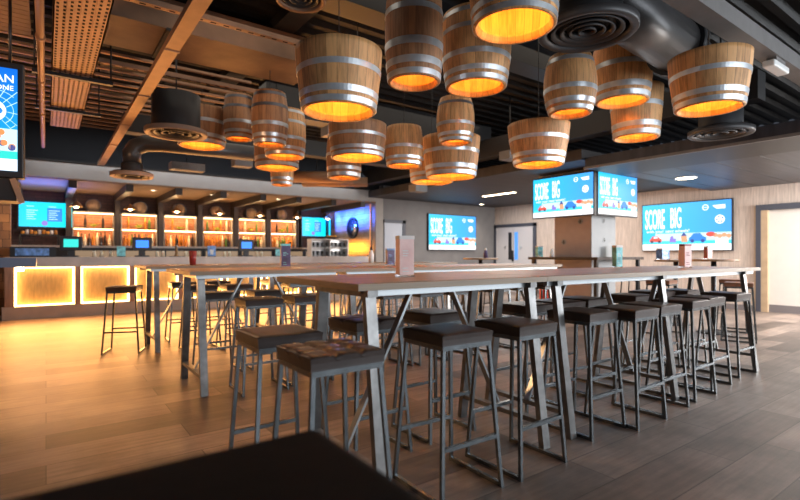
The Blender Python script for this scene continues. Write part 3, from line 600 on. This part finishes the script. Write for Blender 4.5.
high_table('long high table of the front row running towards the white door', 2.669, 6.42, 2.02, 3.05, ((2.82, (1,)), (4.27, (-1, 1)), (6.05, (-1,))), 2.32)
high_table('short high table at left end of the middle row', .98, 2.459, 4.36, 5.36, ((1.1, (1,)), (2.32, (-1,))), 4.75)
high_table('long high table of the middle row behind the front row', 2.461, 6.1, 4.36, 5.36, ((2.62, (1,)), (4.25, (-1, 1)), (5.95, (-1,))), 4.75)
high_table('short high table at left end of the row nearest the bar', .98, 2.459, 6.6, 7.6, ((1.12, (1,)), (2.32, (-1,))), 7.02)
high_table('long high table of the row nearest the bar', 2.461, 6.1, 6.6, 7.6, ((2.62, (1,)), (4.25, (-1, 1)), (5.95, (-1,))), 7.02)

# ------------------------------------------------------------------ stools
ST = .345
def cushion(bm, tuft=0):
    n = 18; h = ST/2; z0, z1 = .768, .826; r = .007
    def hz(u, v):
        z = z1+.003*(1-(2*u-1)**4)*(1-(2*v-1)**4)
        if tuft:
            for k in range(1, tuft):
                z -= .012*math.exp(-((u-k/tuft)/.025)**2)*1+.012*math.exp(-((v-k/tuft)/.025)**2)
        e = min(u, v, 1-u, 1-v)*ST
        if e < r: z -= r-math.sqrt(max(0, r*r-(r-e)**2))
        return z
    g = [[bm.verts.new(((i/n-.5)*ST, (j/n-.5)*ST, hz(i/n, j/n))) for j in range(n+1)] for i in range(n+1)]
    for i in range(n):
        for j in range(n): f = bm.faces.new((g[i][j], g[i+1][j], g[i+1][j+1], g[i][j+1])); f.smooth = True
    rim = [g[i][0] for i in range(n)]+[g[n][j] for j in range(n)]+[g[n-i][n] for i in range(n)]+[g[0][n-j] for j in range(n)]
    prev = rim
    for z, o in ((z1-.028, 0.982), (z0+.008, 0.978), (z0, .98)):
        nx = [bm.verts.new((v.co.x*o, v.co.y*o, z)) for v in rim]
        for k in range(len(rim)):
            f = bm.faces.new((prev[k], prev[(k+1) % len(rim)], nx[(k+1) % len(rim)], nx[k]))
        prev = nx
    bm.faces.new(prev)
def make_stool(label, tuft=0, leather='leather'):
    t = thing('bar_stool', label, 'bar stool')
    ob('cushion', leather, t, lambda bm: cushion(bm, tuft))
    a, f, s = .155, .202, .0185
    ob('seat_frame', 'stool_steel', t, lambda bm: (box(bm, -a-.01, a+.01, -a-.01, -a+.01, .744, .768), box(bm, -a-.01, a+.01, a-.01, a+.01, .744, .768), box(bm, -a-.01, -a+.01, -a+.01, a-.01, .744, .768), box(bm, a-.01, a+.01, -a+.01, a-.01, .744, .768)))
    for sx in (-1, 1):
        for sy in (-1, 1): ob('leg', 'stool_steel', t, lambda bm: bar(bm, (sx*f, sy*f, 0), (sx*a, sy*a, .75), s, s, (0, 1, 0)))
    zf = .27; ff = f-(f-a)*zf/.75
    for sy in (-1, 1): ob('footrest', 'stool_steel', t, lambda bm: bar(bm, (-ff+.01, sy*ff, zf), (ff-.01, sy*ff, zf), .02, .02))
    for sx in (-1, 1): ob('floor_runner', 'stool_steel', t, lambda bm: bar(bm, (sx*f, -f+.01, .013), (sx*f, f-.01, .013), .02, .022))
    return t
used = {}
def stool(x, y, label, group, rz=0, tuft=0, leather='leather'):
    """x, y: the seat's near left corner"""
    k = (tuft, leather); loc = (x+ST/2, y+ST/2, 0)
    if k in used: return dup(used[k], loc, rz, label, group)
    t = used[k] = make_stool(label, tuft, leather); t.location = loc; t.rotation_euler = (0, 0, rz); t['group'] = group; return t
G1 = 'stools along the front high tables'
stool(.815, 1.70, 'tufted dark leather stool at the near end of the front table, nearest the camera', G1, 0, 3)
stool(.815, 2.27, 'smooth dark leather stool at the near end of front table, bar side', G1)
for i, (x, y) in enumerate(((1.565, 1.79), (2.09, 1.77), (2.915, 1.87), (3.34, 1.79), (3.77, 1.82), (4.36, 1.85), (4.82, 1.90), (5.56, 1.94))):
    stool(x, y, f'{ORD[i]} dark stool from left along window side of front tables', G1, random.uniform(-.03, .03))
for i, (x, y) in enumerate(((1.45, 2.43), (2.02, 2.45), (2.94, 2.42), (3.37, 2.42), (3.81, 2.46), (4.5, 2.4), (5.15, 2.5), (5.60, 2.42))):
    stool(x, y, f'{ORD[i]} dark stool from left along bar side of front tables', G1, random.uniform(-.04, .04), 2 if i == 0 else 0)
G2 = 'stools along the middle high tables'
for i, x in enumerate((1.40, 1.88, 2.85, 3.35, 3.8, 4.5, 5.0, 5.5)):
    stool(x, 4.22+random.uniform(-.04, .04), f'{ORD[i]} stool from left on near side of middle tables', G2, random.uniform(-.06, .06))
for i, x in enumerate((1.28, 1.80, 2.8, 3.3, 3.75, 4.45, 5.0, 5.48)):
    stool(x, 5.06+random.uniform(-.03, .05), f'{ORD[i]} stool from left on bar side of middle tables', G2, random.uniform(-.06, .06))
G3 = 'stools along the tables nearest the bar'
for i, x in enumerate((1.445, 1.885, 2.8, 3.3, 3.8, 4.5, 5.1)):
    stool(x, 6.42+random.uniform(-.03, .05), f'{ORD[i]} stool from left on near side of tables nearest bar', G3, random.uniform(-.06, .06))
for i, x in enumerate((1.42, 1.88, 2.8, 3.4, 4.6, 5.2)):
    stool(x, 7.3+random.uniform(-.03, .05), f'{ORD[i]} stool from left on bar side of tables nearest bar', G3, random.uniform(-.06, .06))
stool(.63, 6.83, 'lone stool at left end of the tables nearest the bar', G3, math.radians(-20))
G4 = 'stools around the small round tables'
stool(7.81, 2.6, 'brown seated stool nearest the white door beside round table', G4, .3, 0, 'brown_leather')
stool(8.74, 3.0, 'brown seated stool behind the round table by the white door', G4, .2, 0, 'brown_leather')
stool(7.55, 3.55, 'brown seated stool at column side of the big round table', G4, .1, 0, 'brown_leather')
stool(7.45, 5.55, 'dark stool tucked under the column shelf, bar side', G4, .1)
stool(8.5, 4.5, 'dark stool at the column shelf, white door side', G4, .1)
stool(6.9, 6.35, 'dark stool left of the small orange table near the back wall', G4, .2)
# dark bench close to the camera
def bench():
    t = thing('leather_bench', 'dark leather bench seat right in front of the camera, cut by frame bottom', 'bench', (0, 0, 0))
    ob('cushion', 'bench_leather', t, lambda bm: box(bm, -.75, .515, .52, 1.035, .73, .825), .035, seg=5)
    ob('seat_frame', 'stool_steel', t, lambda bm: box(bm, -.72, .485, .55, 1.005, .675, .73))
    for x in (-.68, .445):
        for y in (.59, .965): ob('leg', 'stool_steel', t, lambda bm: box(bm, x-.02, x+.02, y-.02, y+.02, 0, .675))
bench()

# small round tables
def round_table(label, x, y, r, top, z=1.12):
    t = thing('round_table', label, 'table', (x, y, 0), 0, 'small round tables')
    ob('tabletop', top, t, lambda bm: lathe(bm, [(0, z-.035), (r-.01, z-.035), (r, z-.025), (r, z-.006), (r-.008, z), (0, z)], 36, smooth=False))
    ob('post', 'black', t, lambda bm: tube(bm, [(0, 0, .015), (0, 0, z-.035)], .038, 14)); ob('base', 'black', t, lambda bm: lathe(bm, [(0, 0), (.24, 0), (.24, .012), (.05, .03), (0, .03)], 28))
round_table('round brown table on black post by the white door', 8.43, 3.27, .34, 'table_wood', 1.15)
round_table('round table on black post between column and big wall screen', 8.9, 4.05, .34, 'table_wood', 1.13)
round_table('small orange topped round table below back wall screen', 7.25, 7.15, .36, 'table_wood', 1.15)

# ------------------------------------------------------------------ things on the tables
def menu_holder(label, x, y, z, h, w_, front, rz, cap='white_card'):
    t = thing('menu_holder', label, 'menu holder', (x, y, z), rz)
    bx('base', 'glass', t, -w_/2, w_/2, -w_*.4, w_*.4, 0, .012)
    ob('front_card', front, t, lambda bm: box(bm, -w_/2, w_/2, -w_*.34, -w_*.3, .012, h))
    ob('side_card', front, t, lambda bm: box(bm, -w_/2, -w_/2+.004, -w_*.3, w_*.3, .012, h))
    ob('rear_card', front, t, lambda bm: box(bm, -w_/2, w_/2, w_*.3, w_*.34, .012, h))
    ob('top_strip', cap, t, lambda bm: (box(bm, -w_/2-.002, w_/2+.002, -w_*.36, -w_*.345, h-.022, h), box(bm, -w_/2-.004, -w_/2, -w_*.3, w_*.3, h-.022, h)))
    ob('lettering_lines', cap, t, lambda bm: [box(bm, -w_*.3, -w_*.3+w_*random.uniform(.3, .6), -w_*.35, -w_*.34, h*q, h*q+.006) for q in (.12, .2, .5, .56, .62)])
    return t
R45 = -.22
menu_holder('pink menu holder standing on the nearest table end', 1.87, 2.52, 1.078, .262, .1, 'pink', R45)
menu_holder('tall pale teal menu holder on front table before column', 5.0, 2.88, 1.078, .24, .085, 'teal_card', R45)
menu_holder('red and pink menu holder at far end of front table', 5.62, 2.46, 1.078, .255, .105, 'pink', R45, 'red_dark')
menu_holder('dark red menu holder on the round table by white door', 8.3, 3.3, 1.15, .2, .1, 'red_dark', R45)
menu_holder('dark menu holder on the short middle table', 2.14, 5.1, 1.078, .26, .1, 'purple_card', R45, 'teal_card')
menu_holder('dark purple menu holder on the middle long table', 3.62, 5.2, 1.078, .22, .1, 'purple_card', R45, 'blue_card')
menu_holder('pale teal menu holder on the column shelf, white door side', 8.85, 5.1, 1.17, .22, .16, 'teal_card', R45)
menu_holder('blue card holder on round table beside the column', 8.75, 4.2, 1.13, .2, .18, 'blue_card', R45)
menu_holder('teal menu card on the column shelf, bar side', 8.05, 6.3, 1.17, .22, .12, 'teal_card', R45)
def shaker(label, name, x, y, z, r, h, body, top):
    t = thing(name, label, 'bottle' if 'bottle' in name else 'candle glass', (x, y, z))
    ob('body', body, t, lambda bm: lathe(bm, [(0, 0), (r, 0), (r, h*.55), (r*.5, h*.75), (r*.5, h*.8), (0, h*.8)] if 'bottle' in name else [(0, 0), (r*.8, 0), (r, h), (r*.9, h), (r*.7, .01), (0, .01)], 14))
    ob('cap' if 'bottle' in name else 'candle', top, t, lambda bm: lathe(bm, [(0, h*.8), (r*.55, h*.8), (r*.4, h), (0, h)] if 'bottle' in name else [(0, .012), (r*.6, .012), (r*.6, h*.5), (0, h*.5)], 12))
shaker('dark topped sauce bottle on the long table nearest the bar', 'sauce_bottle', 4.45, 6.95, 1.078, .045, .27, 'white', 'black')
shaker('red candle glass on left end of table nearest the bar', 'candle_glass', 1.6, 6.95, 1.078, .05, .19, 'red_dark', 'white')
shaker('small dark bottle on the orange topped round table', 'sauce_bottle', 7.3, 7.05, 1.15, .045, .2, 'purple_card', 'white')
shaker('white bottle on the column shelf beside teal menu card', 'sauce_bottle', 8.06, 6.0, 1.17, .04, .17, 'white', 'white')
shaker('orange bottle on round table beside blue card holder', 'sauce_bottle', 8.95, 3.98, 1.13, .045, .2, 'food', 'black')
t = thing('fire_extinguisher', 'red fire extinguisher standing on the floor behind the column', 'fire extinguisher', (9.05, 6.95, 0))
ob('cylinder', 'red', t, lambda bm: lathe(bm, [(0, 0), (.09, 0), (.1, .02), (.1, .5), (.07, .57), (.03, .6), (0, .6)], 18)); ob('valve', 'black', t, lambda bm: (box(bm, -.02, .02, -.1, .05, .62, .65), tube(bm, [(0, 0, .6), (0, 0, .64)], .02, 8))); ob('hose', 'black', t, lambda bm: tube(bm, [(0, -.06, .63), (.11, -.08, .5), (.12, -.05, .25)], .013, 8))

# ------------------------------------------------------------------ barrel lamps
F_, CX, HY = 487., 400., 254.5
def place(px, py, Z):
    a = (px-CX)/F_
    return Vector(((.588+a*.809)*Z, (.809-a*.588)*Z, H+(HY-py)/F_*Z)), math.sqrt(1+a*a)
def barrel(label, px, yb, wb, wm, kind, ytop, Z, mat='stave', hoops=None, old=(), top=4.0):
    P, q = place(px, yb+1.5, Z)
    rb = wb/2*Z/(F_*q); rm = wm/2*Z/(F_*q); rt = rm if kind == 'half' else rb*1.02
    zt = H+(HY-ytop)*(Z-rt)/F_; h = zt-P.z
    t = thing('barrel_lamp', label, 'barrel lamp', P, random.uniform(0, 6), 'oak barrel pendant lamps')
    def rad(u):
        if kind == 'half': return rb+(rm-rb)*(.45*u+.55*math.sin(u*PI/2))
        if kind == 'tall': return rb+(rm-rb)*math.sin(min(1, u/.62)*PI/2) if u < .62 else rm-(rm-rb)*.35*((u-.62)/.38)**2
        return rm-(rm-rb)*((u-.5)/.5)**2
    th = .036; N_ = 12; us = [i/N_ for i in range(N_+1)]
    ob('staves', mat, t, lambda bm: lathe(bm, [(rb-th*.55, 0), (rb-.006, -.0), (rb, .006)]+[(rad(u), u*h) for u in us[1:]]+[(rad(1)-.03, h), (rad(1)-.03, h-.03), (0, h-.03)], 52))
    ob('inner_staves', 'stave_in', t, lambda bm: lathe(bm, [(rb-th*.55, .0), (rb-th, .018), (rb-th, .035), (rb-th-.006, .04), (rb-th-.006, .05), (rb-th, .055)]+[(rad(u)-th, u*h) for u in us[2:-1]]+[(0, h*.93)], 52))
    hp = hoops or ([(.02, .11), (.17, .27), (.57, .66)] if kind == 'half' else [(.015, .075), (.12, .185), (.33, .40), (.68, .74), (.90, .96)])
    for i, (a, b) in enumerate(hp):
        g = .0035
        ob('hoop', 'old_hoop' if i in old else 'hoop', t, lambda bm: lathe(bm, [(rad(a), a*h), (rad(a)+g, a*h), (rad((a+b)/2)+g, (a+b)/2*h), (rad(b)+g, b*h), (rad(b), b*h)], 64, smooth=False))
    ob('bulb', 'bulb', t, lambda bm: lathe(bm, [(0, h*.52), (.028, h*.52+.02), (.034, h*.52+.05), (.02, h*.52+.085), (.015, h*.52+.12), (0, h*.52+.12)], 14))
    ob('lamp_holder', 'black', t, lambda bm: tube(bm, [(0, 0, h*.52+.12), (0, 0, h*.92)], .018, 8))
    ob('hanging_rod', 'black', t, lambda bm: tube(bm, [(0, 0, h-.03), (0, 0, max(h+.02, top-P.z))], .004, 6))
    point('barrel_light', (0, 0, h*.38), 58*rb*rb, (1, .44, .075), .04, t)
B = barrel
B('large half barrel lamp left of the row, low and alone over the near table', 339, 111, 74, 87, 'half', 33, 3.75)
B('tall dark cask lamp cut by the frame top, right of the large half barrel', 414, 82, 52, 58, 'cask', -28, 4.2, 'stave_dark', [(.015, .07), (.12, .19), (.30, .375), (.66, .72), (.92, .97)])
B('tall barrel lamp under the topmost half barrel at the top centre', 476, 87, 60, 70, 'tall', 2, 4.6)
B('topmost half barrel lamp cut by the frame top, nearest of all', 514, 26, 84, 94, 'half', -62, 3.4)
B('bulging cask lamp directly below the big round air vent', 570, 113, 43, 54, 'cask', 49, 4.9, 'stave', [(.02, .08), (.13, .21), (.35, .43), (.84, .92)])
B('barrel lamp right of the bulging cask, partly behind the big air vent', 622, 101, 54, 61, 'tall', 38, 5.6, 'stave', [(.02, .11), (.17, .27), (.57, .66)])
B('barrel lamp hanging behind and below the two casks right of air vent', 636, 137, 47, 55, 'half', 80, 6.1)
B('large half barrel lamp furthest right, beneath the bent grey duct', 709, 108, 72, 87, 'half', 42, 4.2)
B('half barrel lamp above and left of the hanging screens', 538.5, 164, 50, 63, 'half', 117, 5.6)
B('small slim cask lamp at centre, in front of a wide half barrel', 455.5, 142, 31, 38, 'cask', 94, 5.4, 'stave', [(.02, .08), (.13, .2), (.36, .43), (.82, .88)], (3,))
B('wide half barrel lamp at centre, behind the small slim cask', 451, 176, 49, 58, 'half', 131, 6.2)
B('half barrel lamp at centre mostly hidden behind another, low left', 432, 181, 42, 48, 'half', 146, 7.0)
B('cask lamp left of the wide half barrel at centre, reddish wood', 404, 165, 34, 38, 'cask', 123, 5.9, 'stave', [(.02, .09), (.15, .22), (.42, .50)])
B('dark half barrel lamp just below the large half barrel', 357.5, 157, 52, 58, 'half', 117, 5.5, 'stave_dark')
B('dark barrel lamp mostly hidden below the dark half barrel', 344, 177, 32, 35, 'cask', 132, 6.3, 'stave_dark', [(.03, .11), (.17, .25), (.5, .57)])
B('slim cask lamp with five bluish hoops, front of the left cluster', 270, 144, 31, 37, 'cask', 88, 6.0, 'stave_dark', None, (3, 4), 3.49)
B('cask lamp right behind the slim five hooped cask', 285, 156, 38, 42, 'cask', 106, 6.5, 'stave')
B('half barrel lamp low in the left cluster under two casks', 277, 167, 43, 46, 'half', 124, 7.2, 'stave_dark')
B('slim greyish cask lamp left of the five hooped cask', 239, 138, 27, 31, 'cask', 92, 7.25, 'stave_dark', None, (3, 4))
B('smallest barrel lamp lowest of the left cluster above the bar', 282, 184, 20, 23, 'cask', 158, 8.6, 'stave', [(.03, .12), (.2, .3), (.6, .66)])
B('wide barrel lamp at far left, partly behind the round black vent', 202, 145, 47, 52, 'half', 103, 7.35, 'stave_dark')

# ------------------------------------------------------------------ ceiling services
def vent(label, loc, R, neck_r, neck_h, rings, ring_mat='diffuser', neck_mat='duct_black'):
    t = thing('air_vent', label, 'air vent', loc)
    ob('outer_ring', ring_mat, t, lambda bm: lathe(bm, [(R*.82, .0), (R*.97, -.012), (R, .0), (R, .05), (R*.82, .06)], 44, closed=True))
    for k in range(rings):
        r = R*.74*(1-k/rings)
        ob('cone_blade', 'diffuser', t, lambda bm: lathe(bm, [(r, .005), (r*.8, .045), (r*.8-.008, .045), (r-.012, .0)], 40, closed=True))
    ob('back_plate', 'black', t, lambda bm: lathe(bm, [(0, .06), (R*.85, .06), (R*.85, .075), (0, .075)], 36))
    ob('neck', neck_mat, t, lambda bm: lathe(bm, [(neck_r, .07), (neck_r, neck_h), (0, neck_h)], 32))
    if neck_h > .25: ob('hanger_rod', 'black', t, lambda bm: tube(bm, [(0, 0, neck_h), (0, 0, 4.0-loc[2])], .01, 6)); return t
vent('big round dark air vent above the bulging cask', (3.455, 2.24, 2.97), .375, .26, .5, 4)
vent('round air vent with pale rim on black drum near the ceiling strap', (1.36, 6.78, 2.77), .375, .29, .5, 3, 'ring')
vent('pale rimmed air vent on bent duct above the bar', (1.07, 8.5, 2.42), .3, .15, .2, 2, 'ring')
vent('dark air vent below the furthest right barrel', (6.85, 2.58, 2.73), .36, .24, .4, 3)
vent('small dim round grille near the top, left of the large half barrel', (1.48, 3.25, 3.05), .18, .16, .3, 3, 'strap')
def duct(name, mat, pts, r, label, cat='duct', collars=()):
    t = thing(name, label, cat, (0, 0, 0)); ob('pipe', mat, t, lambda bm: tube(bm, pts, r, 28))
    p = pts[-2]
    if 'rear' in name or 'elbow' in name: ob('hanger_rod', 'black', t, lambda bm: tube(bm, [p, (p[0], p[1], 4.0)], .008, 6))
    for p, d, rr, m_ in collars: ob('collar', m_, t, lambda bm: tube(bm, [Vector(p)-Vector(d)*.03, Vector(p)+Vector(d)*.03], rr, 28))
    return t
duct('round_duct', 'duct_grey', [(3.74, 2.32, 3.38), (4.3, 2.33, 3.38), (5.15, 2.35, 3.33)], .25, 'fat grey round duct leaving the big air vent', 'duct', [((5.15, 2.35, 3.33), (1, 0, 0), .29, 'black')])
def arc(c, r, a0, a1, n=10, z=0): return [(c[0]+r*math.cos(a0+(a1-a0)*k/n), c[1]+r*math.sin(a0+(a1-a0)*k/n), z) for k in range(n+1)]
duct('bent_duct', 'duct_grey', [(5.2, 2.35, 3.3), (5.5, 2.35, 3.27), (5.8, 2.42, 3.27), (5.96, 2.54, 3.35), (6.0, 2.64, 3.55), (6.0, 2.66, 4.0)], .22, 'bent grey duct curving behind the furthest right barrel')
duct('elbow_duct', 'duct_grey', [(1.07, 8.5, 2.625), (1.07, 8.5, 2.78), (1.12, 8.49, 2.88), (1.25, 8.46, 2.95), (1.5, 8.42, 2.97), (2.9, 8.33, 2.97)], .13, 'bent duct running right from the pale rimmed vent')
duct('rear_duct', 'pipe', [(4.5, 10.4, 2.98), (4.9, 9.9, 2.95), (5.6, 9.5, 2.95)], .13, 'beige flexible duct below the ceiling behind the barrels')
duct('rear_duct', 'pipe', [(4.9, 10.6, 2.92), (5.3, 10.1, 2.9), (6.1, 9.7, 2.92)], .11, 'beige flexible duct beside and below another, behind the barrels')
tag(ob('ceiling_pipe', 'pipe', None, lambda bm: (tube(bm, [(-.04, 1.5, 3.1), (-.04, 10.5, 3.1)], .03, 12), [tube(bm, [(-.04, y, 3.1), (-.04, y+.05, 3.1)], .038, 12) for y in (3.8, 5.2, 6.5, 8)])), 'slim straight pipe under the ceiling beside the perforated tray', 'pipe')
def tray():
    t = thing('cable_tray', 'wide perforated metal cable tray running to the bar', 'cable tray', (0, 0, 0))
    x0, x1, y0, y1, z = .045, .43, 1.5, 9.2, 3.2
    def base(bm):
        box(bm, x0, x1, y0, y1, z, z+.006); box(bm, x0, x0+.012, y0, y1, z, z+.07); box(bm, x1-.012, x1, y0, y1, z, z+.07)
        for k in range(1, 4):
            x = x0+(x1-x0)*k/4; box(bm, x-.006, x+.006, y0, y1, z-.01, z)
    ob('tray_base', 'strap', t, base)
    def holes(bm):
        n = int((y1-y0)/.075)
        for i in range(n):
            for k in range(8):
                x = x0+.03+(x1-x0-.06)*k/7; y = y0+.03+.075*i+(.035 if k % 2 else 0); box(bm, x-.009, x+.009, y-.015, y+.015, z-.0025, z+.0005)
    ob('slots', 'perf_hole', t, holes)
    for y in (6.45, 8.0):
        h = ob('hanger_bar', 'black', t, lambda bm: box(bm, -.12, .62, y-.03, y+.03, z-.05, z-.012)); 
        [ob('hanger_rod', 'black', h, lambda bm: tube(bm, [(x, y, z-.04), (x, y, 4.0)], .01, 6)) for x in (-.1, .6)]
tray()
tag(ob('ceiling_strap', 'strap', None, lambda bm: (box(bm, .83, .945, 1.2, YB-.1, 3.0, 3.008), box(bm, .83, .84, 1.2, YB-.1, 3.008, 3.06), box(bm, .935, .945, 1.2, YB-.1, 3.008, 3.06), [box(bm, .825, .95, y, y+.015, 2.99, 3.0) for y in (4.6, 6.1, 7.6, 9.1)])), 'flat pale steel channel running diagonally to the bar at top left', 'channel')
def flat_duct():
    t = thing('flat_duct', 'wide flat bronze duct lit orange at upper left', 'duct'); bx('duct_body', 'duct_brown', t, .47, 2.7, 5.35, 6.15, 3.5, 3.8)
    for x in (1.0, 1.12): ob('joint', 'black', t, lambda bm: box(bm, x-.02, x+.03, 5.33, 6.17, 3.47, 3.5))
flat_duct()
def channel(label, y, x0, x1, z):
    t = thing('slotted_channel', label, 'channel'); bx('channel', 'strap', t, x0, x1, y, y+.06, z, z+.05); ob('slots', 'perf_hole', t, lambda bm: [box(bm, x, x+.05, y+.02, y+.04, z-.002, z+.001) for x in [x0+.04+.12*k for k in range(int((x1-x0)/.12)-1)]])
channel('slotted steel channel just in front of the flat bronze duct', 4.75, .5, 3.0, 3.42); channel('slotted steel channel just behind the flat bronze duct', 6.6, .45, 2.6, 3.45)
tag(ob('ribbed_panel', 'duct_brown', None, lambda bm: [box(bm, -1.6, -.12, 3.6+.1*k, 3.69+.1*k, 3.4, 3.46) for k in range(25)]), 'ribbed orange lit panel in the top left corner', 'panel')
for k in range(15): sbx('ceiling_joist', 'strap', -2.6, 2.4, 6.95+.30*k, 7.0+.30*k, 3.69, 3.72)
sbx('ceiling_cross_beam', 'black', -2.9, 7.3, 3.9, 4.2, 3.55, 3.9); sbx('ceiling_cross_beam', 'black', 2.6, 7.3, 6.9, 7.2, 3.3, 3.8); sbx('ceiling_cross_beam', 'black', 1.0, 7.3, 8.9, 9.15, 3.2, 3.5); sbx('ceiling_long_beam', 'black', 2.1, 2.35, -1, YB, 3.81, 3.93)
sbx('ceiling_long_beam', 'black', 6.9, 7.15, 2.2, YB, 3.1, 3.45)
tag(ob('ceiling_channel', 'grey_steel', None, lambda bm: (box(bm, 2.6, 7.3, 1.58, 1.74, 3.06, 3.07), box(bm, 2.6, 7.3, 1.58, 1.6, 3.07, 3.2), box(bm, 2.6, 7.3, 1.72, 1.74, 3.07, 3.2))), 'long grey steel channel under the ceiling at upper right', 'channel')
for k in range(7): sbx('ceiling_highlight_bar', 'hoop', 2.6, 7.3, .1+.19*k, .14+.19*k, 3.42, 3.46)  # bright bars stand in for highlights on the deck corrugations
t = thing('emergency_light', 'white emergency light fitting under the grey channel at right', 'light fitting', (5.6, 1.64, 2.96)); ob('body', 'white', t, lambda bm: box(bm, -.2, .2, -.05, .05, 0, .06), .012); bx('bracket', 'grey_steel', t, -.12, .12, -.04, .04, .06, .1)
def cassette(label, px, py, Z, w_):
    P, _ = place(px, py, Z); t = thing('junction_box', label, 'box', P); bx('housing', 'grey_steel', t, -w_/2, w_/2, -.12, .12, 0, .14); ob('louvres', 'grey_steel', t, lambda bm: [box(bm, -w_/2+.03, w_/2-.03, -.127, -.12, .02+.035*k, .035+.035*k) for k in range(3)]); ob('hanger_rod', 'black', t, lambda bm: tube(bm, [(0, 0, .14), (0, 0, 4.0-P.z)], .008, 6))
cassette('grey louvred box under the ceiling above the bar, left one', 187, 171, 9.3, .6); cassette('grey louvred box under the ceiling above the bar, right one', 242, 167, 9.6, .35); cassette('pale box behind the large half barrel lamp', 333, 137, 7.6, .3)
cassette('pale box hanging between the centre barrels and screens', 510, 160, 8.3, .28); cassette('small lit box below the wide half barrel at centre', 418, 192, 10.0, .3)
for i, (x, y, z, lab) in enumerate(((11.2, 11.0, 2.82, 'round ceiling downlight above the back wall screen'), (9.85, 4.3, 2.68, 'round ceiling downlight in dark raft right of column'))):
    r = .07 if i == 0 else .17
    t = thing('downlight', lab, 'ceiling light', (x, y, z)); ob('trim_ring', 'white', t, lambda bm: lathe(bm, [(r, 0), (r+.02, 0), (r+.02, -.012), (r, -.012)], 24, closed=True)); ob('lens', 'lamp_glow', t, lambda bm: lathe(bm, [(0, -.006), (r, -.006), (r, -.001), (0, -.001)], 24))
    spot('downlight_beam', (x, y, z-.05), (x, y, 0), 30, (1, .85, .65), 110)
t = thing('linear_light', 'long slim ceiling light between back wall and the hanging screens', 'ceiling light', (9.65, 8.85, 2.82)); bx('housing', 'white', t, -.06, .06, -.56, .56, -.02, 0); bx('diffuser', 'lamp_glow', t, -.045, .045, -.54, .54, -.024, -.02)
